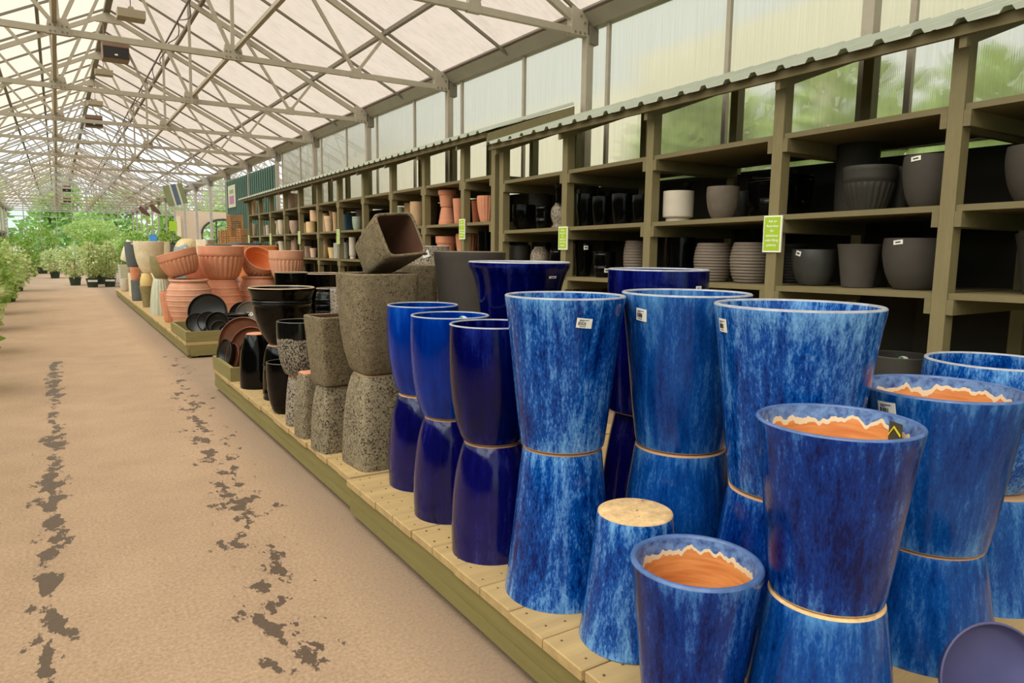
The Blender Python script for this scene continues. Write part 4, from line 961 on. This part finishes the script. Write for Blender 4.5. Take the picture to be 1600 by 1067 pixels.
fp('upturned ribbed sage-white pot left of the terracotta jar', 'fluted', 'pot_sage', 1.62, 14.9, ZC + .001, .2, .69, inv=True)
fp('olive-brown mossy bowl on the ribbed sage-white pot', 'round', 'pot_moss', 1.64, 14.9, .913, .19, .42)
fp('grey-green pointed pot with terracotta rim on the platform edge', 'cone', 'pot_moss', 1.56, 16.95, ZC + .001, .135, .45, rim='terracotta')
fp('upturned sandy yellow pot between limestone urn and pointed pot', 'round', 'pot_yellow', 1.575, 16.98, .675, .13, .265, inv=True)
fp('tall pale limestone urn on the sandy yellow pot', 'urn', 'pot_limestone', 1.66, 17.05, .943, .298, .67)
fp('grey streaked cylinder at the foot of the dark slate stack', 'cyl', 'pot_slate', 1.56, 19.0, ZC + .001, .135, .49, rim='terracotta')
fp('terracotta pot in the middle of the dark slate stack', 'taper', 'terracotta', 1.53, 19.0, .715, .125, .30)
fp('dark slate-grey tall pot with white tag crowning the left stack', 'tall', 'pot_slate', 1.50, 19.05, 1.018, .165, .59, tags=(('small', .1, .93, .07, .04, 0),))
fp('pale square pedestal at the left end of the platform', 'square', 'pot_sage', 1.62, 23.8, ZC + .001, .14, .735, rz=.05)
fp('cream egg-shaped pot tipped open at the far left end', 'egg', 'pot_cream', 1.68, 23.82, 1.05, .2, .62, inside='terracotta_pale', tilt=tq((.2, .98, 0), 24))
fp('small white pot low at the far left corner of the platform', 'egg', 'pot_white', 1.56, 22.9, ZC + .001, .12, .36)
fp('pale square limestone planter behind the urn', 'square', 'pot_limestone', 2.3, 21.2, ZC + .001, .25, 1.4, rz=.1)
fp('pale limestone pot beside the slate stack', 'cyl', 'pot_limestone', 1.62, 20.6, ZC + .001, .13, .6)
fp('upturned egg pot with yellow and slate-blue dripping glaze', 'dome', 'drip_glaze', 2.96, 20.9, ZC + .001, .39, 1.5, inv=True)
fp('slate-blue square planter rim behind the orange planter', 'square', 'pot_slate_blue', 3.42, 15.9, ZC + .001, .27, 1.38, rz=.05)
fp('grey mosaic planter rim behind the largest fluted bowl', 'square', 'pot_slate', 3.2, 17.4, ZC + .001, .3, 1.34, rz=.05)
fp('cream square planter tipped on edge behind the fluted bowl', 'square', 'pot_cream', 3.1, 18.6, 1.46, .12, .3, tilt=tq((.9, .4, 0), 48), inside='terracotta_dark') if False else fp('cream square planter standing behind the fluted bowl', 'square', 'pot_cream', 3.1, 18.9, ZC + .001, .17, 1.46, rz=.75)

# ---------------------------------------------------------------- saucers
def saucer(label, mat, x, y, z, r, h=None, face=None, grp=None, seg=32, tags=0):
    """face: None lies flat; else the direction its open side looks at; z is the lowest point"""
    h = h or r * .16
    fo, bo, ri, ins = pot_meshes('saucer', r, h, r * .045, seg, False, 1, .1)
    bo.add(ins.v, ins.f); o = bo.build('plant_saucer', MAT[mat], None, True, fix=False)
    ri.build('rim', MAT[mat], o, True, fix=False); fo.build('foot', MAT[mat], o, True, fix=False)
    if face is not None:
        d = Vector(face).normalized(); o.rotation_mode = 'QUATERNION'; o.rotation_quaternion = Vector((0, 0, 1)).rotation_difference(d)
        z = z + r * math.sqrt(max(0, 1 - d.z * d.z))
    for k in range(tags):
        m = MB(); m.box(-.048 + k * .055, -.004 + k * .055, -.03 if k else -.01, .028 if k else .045, h * .1 + r * .045 + .001, h * .1 + r * .045 + .003); q = m.build('price_tag', MAT['white_label'], o); q['label'] = 'white price tag'
        m = MB(); m.box(-.032 + k * .055, -.02 + k * .055, -.01, .02, h * .1 + r * .045 + .0032, h * .1 + r * .045 + .004); m.build('print', MAT['print_ink'], q)
    o.location = (x, y, z); tag(o, label, 'saucer', grp); return o
zc = ZC + .024
GS = 'black saucers in the tray'
saucer('largest black saucer standing upright at the left of the tray', 'saucer_black', 1.90, 11.62, zc, .29, .045, (-.35, -.9, .25), GS, 40)
for k, (x, y, r) in enumerate(((1.70, 11.42, .15), (1.86, 11.38, .16))):
    saucer(('small black saucer leaning in front of the largest, left one', 'small black saucer leaning in front of the largest, right one')[k], 'saucer_black', x, y, zc, r, .03, (-.3, -.92, .25), GS)
saucer('thick black saucer standing upright in front of the largest', 'saucer_black', 1.93, 10.98, zc, .17, .06, (-.45, -.85, .25), GS)
saucer('little black saucer upright at the front of the tray, outer', 'saucer_black', 1.90, 10.72, zc, .12, .03, (-.35, -.9, .25), GS)
saucer('little black saucer upright at the front of the tray with tags', 'saucer_black', 1.97, 10.64, zc, .10, .025, (-.35, -.9, .25), GS, tags=2)
NUM = ['lowest', 'second', 'third', 'fourth', 'fifth', 'top']
for k in range(6): saucer(f'{NUM[k]} black saucer of the flat stack in the tray' if k in (0, 5) else f'{NUM[k]} black saucer from below in the flat stack', 'saucer_black', 2.24, 11.25, zc + k * .047, .185, .045, None, GS)
saucer('large grey saucer standing behind the flat stack, two tags', 'saucer_grey', 2.55, 11.80, zc, .21, .04, (-.3, -.9, .2), GS, tags=2)
saucer('dark saucer standing just behind the large grey one', 'saucer_black', 2.46, 11.88, zc, .205, .04, (-.3, -.9, .2), GS)
saucer('small grey saucer right of the flat stack', 'saucer_grey', 2.68, 11.35, zc, .13, .03, (-.3, -.9, .3), GS)
saucer('small grey saucer at the right, half hidden by the bell pot', 'saucer_grey', 2.86, 11.30, zc, .13, .03, (-.3, -.9, .3), GS)
saucer('dark ringed saucer above the small grey ones', 'saucer_black', 2.95, 11.75, zc, .2, .03, (-.3, -.9, .25), GS)
for o_, dx in ((1.97, 0),):
    pass
zb = ZA + .024; GB = 'brown saucers in the low box'
for k, (x, y, r, mt, lab) in enumerate(((1.62, 7.78, .27, 'saucer_brown', 'largest red-brown saucer standing in the low box'), (1.66, 7.60, .225, 'saucer_brown', 'second red-brown saucer in the low box'), (1.68, 7.46, .185, 'saucer_black', 'dark brown saucer in front of the red-brown ones'), (1.70, 7.34, .16, 'saucer_brown', 'smallest red-brown saucer at the front of the low box'),
                                       (1.44, 7.72, .16, 'saucer_black', 'gloss black saucer edge-on at the left of the low box'), (1.50, 7.62, .14, 'saucer_brown', 'narrow dark saucer edge-on beside the black one'))):
    saucer(lab, mt, x, y, zb, r, .05, (-.62, -.76, .2) if k < 4 else (-.95, -.25, .2), GB, 40)
saucer('big violet-blue saucer leaning at the lower right corner', 'saucer_violet', 2.06, .80, ZA + .003, .16, .045, (-.42, -.82, .30), 'violet-blue saucers', 48)
saucer('smaller violet-blue saucer leaning on the big one', 'saucer_violet', 2.04, .70, ZA + .003, .10, .035, (-.42, -.82, .30), 'violet-blue saucers', 48)
saucer('violet-blue saucer rim at the bottom edge beside the front pots', 'saucer_violet', 1.85, .70, ZA + .003, .115, .03, (-.6, -.5, .5), 'violet-blue saucers', 48)

# dark tag with a yellow chevron stuck inside the front right pot
fr = [o for o in POTS if o['label'].startswith('upright blue pot with orange clay inside')][0]
ang = math.atan2(-.42, .9) - fr.rotation_euler[2]
dv = Vector((math.cos(ang), math.sin(ang), 0)); tv = Vector((-dv.y, dv.x, 0)); c0 = dv * .166 + Vector((0, 0, .425))
def plate(pts, off):
    m = MB(); n = len(pts); vs = [c0 - dv * off + tv * a + Vector((0, 0, b)) for a, b in pts]; vs2 = [v + dv * .0012 for v in vs]
    m.add(vs + vs2, [tuple(range(n)), tuple(range(n, 2 * n))[::-1]] + [(i, (i + 1) % n, n + (i + 1) % n, n + i) for i in range(n)]); return m
ct = plate([(-.025, -.03), (.025, -.03), (.025, .03), (-.025, .03)], .004).build('care_tag', MAT['tag_dark'], fr); ct['label'] = 'dark green tag with yellow chevron'
plate([(-.022, -.004), (.004, .014), (.024, -.012), (.024, -.006), (.004, .020), (-.022, .002)], .006).build('chevron', MAT['tag_yellow'], ct)

# ================================================================ roof equipment
def heater(label, x, y, z, s=1.0):
    o = empty('unit_heater', (x, y, z)); tag(o, label, 'heater', 'black fan heaters under the ridge')
    m = MB(); m.box(-.25 * s, .25 * s, -.2, .25, -.18, .18); m.build('housing', MAT['fan_brown'], o)
    m = MB(); m.box(-.235 * s, .235 * s, -.215, -.19, -.17, .06); m.build('outlet', MAT['black_box'], o)
    m = MB(); m.box(-.03, .03, -.225, -.214, -.12, -.09); m.build('badge', MAT['white_enamel'], o)
    m = MB(); m.bar((-.2 * s, .05, .18), (-.2 * s, .05, 6.2 - z), .02, .02, (0, 1, 0)); m.bar((.2 * s, .05, .18), (.2 * s, .05, 5.98 - z), .02, .02, (0, 1, 0)); m.build('hanger_rods', MAT['galv_dark'], o)
heater('nearest black fan heater hanging under the roof ridge', 1.31, 17.9, 5.64)
heater('second black fan heater hanging under the roof ridge', 1.27, 27.6, 5.55)
heater('third black fan heater, small in the distance', .72, 52, 4.9, .9)
heater('farthest black fan heater, tiny in the distance', .78, 58, 4.5, .9)
def fixture(label, x, y, z):
    o = empty('ceiling_lamp_housing', (x, y, z)); tag(o, label, 'lamp', 'beige lamp housings under the ridge')
    m = MB(); m.box(-.19, .19, -.14, .14, -.06, .06); m.build('housing', MAT['fixture_beige'], o)
    m = MB(); m.prism([(-.06, .06), (.06, .06), (.03, .12), (-.03, .12)], 1, -.05, .05); m.build('cap', MAT['fixture_beige'], o)
    m = MB(); m.bar((0, 0, .12), (0, 0, 6.3 - z), .012, .012, (0, 1, 0)); m.build('cord', MAT['cable_dark'], o)
fixture('nearest beige lamp housing at the top of the view', 1.17, 12.7, 5.02)
fixture('beige lamp housing just below the nearest fan heater', 1.22, 20.4, 5.68)
fixture('beige lamp housing above the second fan heater', 1.2, 24.5, 5.62)
fixture('small distant beige lamp housing past the second heater', 1.2, 33, 5.5)

# ================================================================ plants
def leaves(n, fn, size, mat, parent, name='foliage', seed=1):
    rr = random.Random(seed); vs = []; fs = []
    for i in range(n):
        p, out = fn(rr)
        a = Vector(out).normalized() if Vector(out).length > 1e-4 else Vector((0, 0, 1))
        d = Vector((rr.gauss(0, 1), rr.gauss(0, 1), rr.gauss(0, .6))).normalized() * .7 + a * .6; d.normalize()
        sd = d.orthogonal().normalized(); sd.rotate(Quaternion(d, rr.uniform(0, 6.28)))
        L = size * rr.uniform(.6, 1.3); w = L * .3; nn = d.cross(sd) * (L * .1)
        p = Vector(p); k = len(vs)
        vs += [p, p + d * L * .5 + sd * w + nn, p + d * L, p + d * L * .5 - sd * w + nn]
        fs += [(k, k + 1, k + 2), (k, k + 2, k + 3)]
    me = bpy.data.meshes.new(name); me.from_pydata([tuple(v) for v in vs], [], fs); me.materials.append(MAT[mat]); me.update()
    o = obj(name, me, parent); o['kind'] = 'stuff'; return o
def blob(cx, cy, cz, rx, ry, rz):
    def fn(r):
        v = Vector((r.gauss(0, 1), r.gauss(0, 1), r.gauss(0, 1))).normalized(); k = r.uniform(.35, 1) ** .5
        return (cx + v.x * rx * k, cy + v.y * ry * k, cz + v.z * rz * k), v
    return fn
def nursery_pot(o, r, h):
    m = MB(); m.tube((0, 0, 0), (0, 0, h), r * .8, 20, r); m.tube((0, 0, h - .03), (0, 0, h + .01), r * 1.06, 20); m.build('nursery_pot', MAT['nursery_green'], o, False)
    m = MB(); m.tube((0, 0, h + .011), (0, 0, h + .02), r * .95, 20); m.build('soil', MAT['soil'], o)
def shrub(label, x, y, r, h, base, n, size, mat, seed, grp, trellis=False, low=.0, potr=.17, poth=.28, cat='plant'):
    o = empty('potted_shrub', (x, y, base)); tag(o, label, cat, grp)
    nursery_pot(o, potr, poth)
    m = MB(); m.tube((0, 0, poth), (.02, .01, poth + h * .6), .014, 6); m.build('stem', MAT['stem_brown'], o)
    if trellis:
        for s in (-1, 1): mm = MB(); mm.tube((s * potr * .6, -.05, poth), (s * potr * .2, -.05, poth + h * .95), .012, 6); mm.build('stake', MAT['raw_wood'], o)
        mm = MB(); mm.tube((-potr * .6, -potr - .002, poth * .62), (potr * .6, -potr - .002, poth * .62), .001, 4)
        bb = MB(); bb.box(-potr * .75, potr * .75, -potr * 1.03, -potr * .96, poth * .68, poth * .9); q = bb.build('name_band', MAT['white_label'], o)
    leaves(n, blob(0, 0, poth + low + h * .5, r, r, h * .5), size, mat, o, seed=seed)
    return o
GP = 'potted climbers at the end of the aisle'
shrub('staked climber in a green banded pot, left of the pair at the aisle end', 1.0, 29.6, .29, 1.35, 0, 900, .11, 'leaves_pale', 3, GP, True, potr=.2, poth=.3)
shrub('staked climber in a green banded pot, right of the pair at the aisle end', 1.56, 29.8, .29, 1.35, 0, 900, .11, 'leaves_pale', 4, GP, True, potr=.2, poth=.3)
shrub('slim dark-leaved climber between the staked pair and limestone pots', 2.12, 30.4, .28, 1.4, 0, 700, .1, 'leaves_mid', 5, GP, potr=.18)
shrub('bushy variegated shrub left of the staked climbers', .5, 31.2, .45, 1.2, 0, 900, .12, 'leaves_pale', 6, GP, potr=.2)
shrub('bushy green shrub behind the staked climbers', 1.35, 32.0, .6, 1.7, 0, 1200, .13, 'leaves_mid', 7, GP, potr=.22)
shrub('spreading layered green maple above the staked climbers', 1.25, 34.2, 1.0, .9, 0, 1500, .12, 'leaves_tree', 8, GP, low=1.35, potr=.25)
shrub('leafy bush at the right of the aisle end behind limestone pots', 2.75, 33.0, .6, 1.8, 0, 1200, .13, 'leaves_mid', 9, GP, potr=.22)
shrub('pale bush farther back on the right of the aisle end', 2.9, 37.5, .9, 2.0, 0, 1000, .15, 'leaves_tree', 10, GP, potr=.25)
shrub('low variegated shrub on the left of the distant aisle', -.15, 38, .6, 1.0, 0, 900, .13, 'leaves_pale', 11, GP, potr=.2)
shrub('tall green shrub on the left of the distant aisle', -.7, 44, .9, 2.2, 0, 1000, .16, 'leaves_mid', 12, GP, potr=.25)
shrub('tall green shrub on the right of the distant aisle', 2.2, 47, 1.1, 2.6, 0, 1000, .18, 'leaves_tree', 13, GP, potr=.25)
GL = 'shrubs along the left of the aisle'
shrub('broad-leaved shrub at the left edge, nearest of its row', -.98, 9.0, .42, .75, 0, 260, .13, 'leaves_mid', 21, GL, potr=.2)
shrub('variegated shrub at the left edge, second of its row', -1.15, 12.2, .5, .9, 0, 500, .12, 'leaves_pale', 22, GL, potr=.2)
shrub('green shrub at the left edge, third of its row', -1.2, 15.5, .55, 1.1, 0, 600, .12, 'leaves_mid', 23, GL, potr=.2)
shrub('tall green shrub at the left edge, fourth of its row', -1.25, 19, .6, 1.4, 0, 700, .12, 'leaves_tree', 24, GL, potr=.22)
shrub('variegated tall shrub at the left edge, fifth of its row', -1.2, 23, .6, 1.3, 0, 700, .12, 'leaves_pale', 25, GL, potr=.22)
shrub('dark tall shrub at the left edge, last of its row', -1.2, 28, .7, 1.5, 0, 800, .13, 'leaves_mid', 26, GL, potr=.22)
# green plant in a grey square pot among the limestone pots
o = empty('fern_in_square_pot', (2.75, 22.6, ZC)); tag(o, 'bright green plant in a grey square pot above the limestone pots', 'plant')
m = MB(); m.box(-.16, .16, -.16, .16, 0, 1.08); m.build('pedestal', MAT['pot_blush'], o)
m = MB(); m.prism([(-.13, 1.08), (.13, 1.08), (.16, 1.4), (-.16, 1.4)], 1, -.15, .15); m.build('square_pot', MAT['pot_slate'], o)
leaves(260, blob(0, 0, 1.52, .26, .26, .16), .1, 'leaves_mid', o, seed=31)
# trees outside
def tree(label, x, y, r, h, n, mat, seed, trunk=1.6, size=.4):
    o = empty('tree', (x, y, -.22)); tag(o, label, 'tree', 'trees outside the greenhouse')
    m = MB(); m.tube((0, 0, 0), (.1, 0, trunk + h * .5), .16, 8, .08); m.build('trunk', MAT['bark'], o)
    rr = random.Random(seed)
    cs = [(rr.uniform(-.5, .5) * r, rr.uniform(-.5, .5) * r, trunk + h * rr.uniform(.15, .85), r * rr.uniform(.45, .7)) for _ in range(7)]
    def fn(q):
        c = q.choice(cs); v = Vector((q.gauss(0, 1), q.gauss(0, 1), q.gauss(0, 1))).normalized(); k = q.uniform(.5, 1)
        return (c[0] + v.x * c[3] * k, c[1] + v.y * c[3] * k, c[2] + v.z * c[3] * k), v
    leaves(n, fn, size, mat, o, 'crown', seed)
for i, (x, y, r, h, lab) in enumerate(((-6, 78, 2.6, 7, 'leafy tree beyond the far gable, left'), (-.5, 80, 2.8, 8, 'leafy tree beyond the far gable, centre left'), (4.8, 76, 2.5, 6, 'leafy tree beyond the far gable, centre'), (10, 80, 2.8, 7, 'leafy tree beyond the far gable, right'),
                                       (15.5, 76, 2.8, 7, 'leafy tree beyond the far gable, far right'), (2, 92, 4.5, 10, 'tall tree in the distance behind the far gable'), (11.5, 60, 3, 5, 'tree outside behind the beige facade'))):
    tree(lab, x, y, r, h, 1500, 'leaves_tree', 40 + i, 1.0, .6)
for i, (x, y, r, h, lab) in enumerate(((9.0, -3.5, 1.7, 1.5, 'shrub outside the right wall, nearest'), (9.2, 1.2, 1.8, 1.7, 'shrub outside the right wall, second'), (9.0, 4.9, 1.6, 1.6, 'shrub outside the right wall, third'), (9.1, 8.3, 1.3, 1.9, 'shrub outside the right wall, farthest'))):
    tree(lab, x, y, r, h + 1.2, 2200, 'leaves_hedge', 60 + i, 1.0, .35)

# ================================================================ small things in the distance
def crate(label, x, y, z, w, d, h):
    o = empty('wicker_crate', (x, y, z)); tag(o, label, 'basket', 'wicker crates stacked past the shelving')
    m = MB()
    for k in range(4):
        for s in (-1, 1):
            m.box(s * w / 2 - .01, s * w / 2 + .01, -d / 2, d / 2, h * (k / 4) + .01, h * (k / 4) + h * .17); m.box(-w / 2, w / 2, s * d / 2 - .01, s * d / 2 + .01, h * (k / 4) + .01, h * (k / 4) + h * .17)
    m.build('slats', MAT['wicker'], o)
    m = MB()
    for sx in (-1, 1):
        for sy in (-1, 1): m.box(sx * w / 2 - .025, sx * w / 2 + .025, sy * d / 2 - .025, sy * d / 2 + .025, 0, h)
    m.build('corner_posts', MAT['wicker'], o); m = MB(); m.box(-w / 2, w / 2, -d / 2, d / 2, .002, .015); m.build('base', MAT['wicker'], o)
tb = empty('display_table', (4.6, 22.6, 0)); tag(tb, 'timber table carrying wicker crates beyond the shelving', 'table')
m = MB(); m.box(-.45, .5, -2.1, 1.9, 1.55, 1.6); m.build('top', MAT['olive_paint'], tb)
for sx in (-.4, .44):
    for sy in (-2.0, 1.8): m = MB(); m.box(sx - .04, sx + .04, sy - .04, sy + .04, 0, 1.55); m.build('leg', MAT['olive_paint'], tb)
ci = 0
for nm, y, cols in (('first', 20.95, 2), ('second', 21.7, 1), ('third', 22.3, 4), ('fourth', 23.0, 2), ('fifth', 23.7, 2)):
    for k in range(cols): crate(f'wicker crate in the {nm} pile from the shelving, ' + ('bottom', 'second up', 'third up', 'topmost')[k], 4.5, y, 1.602 + k * .215, .34, .42 if k < 3 else .3, .21)
# tipped display banner above the limestone pots
o = empty('hanging_banner', (3.30, 25.24, 3.15)); tag(o, 'tilted hanging banner with green and blue panels above the limestone pots', 'banner')
mt_ = Matrix.Rotation(-.24, 4, 'Y')
for nm, x0, x1, mt in (('green_panel', -.30, -.1, 'board_green'), ('white_stripe', -.1, -.05, 'white_enamel'), ('blue_panel', -.05, .10, 'board_blue'), ('white_stripe', .10, .15, 'white_enamel'), ('green_panel', .15, .30, 'board_green')):
    m = MB(); m.box(x0, x1, -.015, .015, -.33, .33, mt_); m.build(nm, MAT[mt], o)
m = MB(); m.tube((-.2, 0, .33), (-.2, 0, .99), .006, 5); m.tube((.2, 0, .33), (.2, 0, .99), .006, 5); m.build('cords', MAT['cable_dark'], o)
o = empty('wall_poster', (5.56, 27.9, 2.95)); tag(o, 'pale plant poster with purple blossom on the green partition', 'poster')
m = MB(); m.box(-.012, .012, -.62, .62, 0, .8); m.build('sheet', MAT['poster_pale'], o)
m = MB(); m.box(-.016, -.012, -.4, .4, .12, .42); m.build('blossom', MAT['poster_purple'], o)
m = MB(); m.box(-.016, -.012, -.35, .35, .5, .64); m.build('heading', MAT['board_green'], o)
for nm, x, y, z, w, h, mt, lab in (('lime_placard', 4.3, 34, 2.15, .32, .42, 'sign_lime', 'yellow-green placard on a pole in the distance'), ('blue_poster', 3.7, 36, 1.5, .3, .5, 'blue_poster', 'blue poster on a pole in the distance')):
    o = empty(nm, (x, y, 0)); tag(o, lab, 'sign')
    m = MB(); m.box(-w / 2, w / 2, -.015, .015, z, z + h); m.build('panel', MAT[mt], o); m = MB(); m.tube((0, .03, 0), (0, .03, z + h), .02, 8); m.build('pole', MAT['galvanised'], o)
for i, (x, y, z, lab) in enumerate(((3.06, 32.5, 2.9, 'brown hanging leaf ornament, left of two under the eaves'), (3.46, 32.5, 3.0, 'brown hanging leaf ornament, right of two under the eaves'))):
    o = empty('hanging_ornament', (x, y, z)); tag(o, lab, 'ornament')
    m = MB()
    m.prism([(-.2, .12), (-.12, .2), (.02, .1), (.2, -.12), (.22, -.22), (.1, -.18), (-.08, -.1)], 1, -.03, .03); m.build('leaf', MAT['ornament_brown'], o)
    m = MB(); m.tube((-.1, 0, .1), (-.1, 0, 4.15 - z), .006, 5); m.build('cord', MAT['cable_dark'], o)
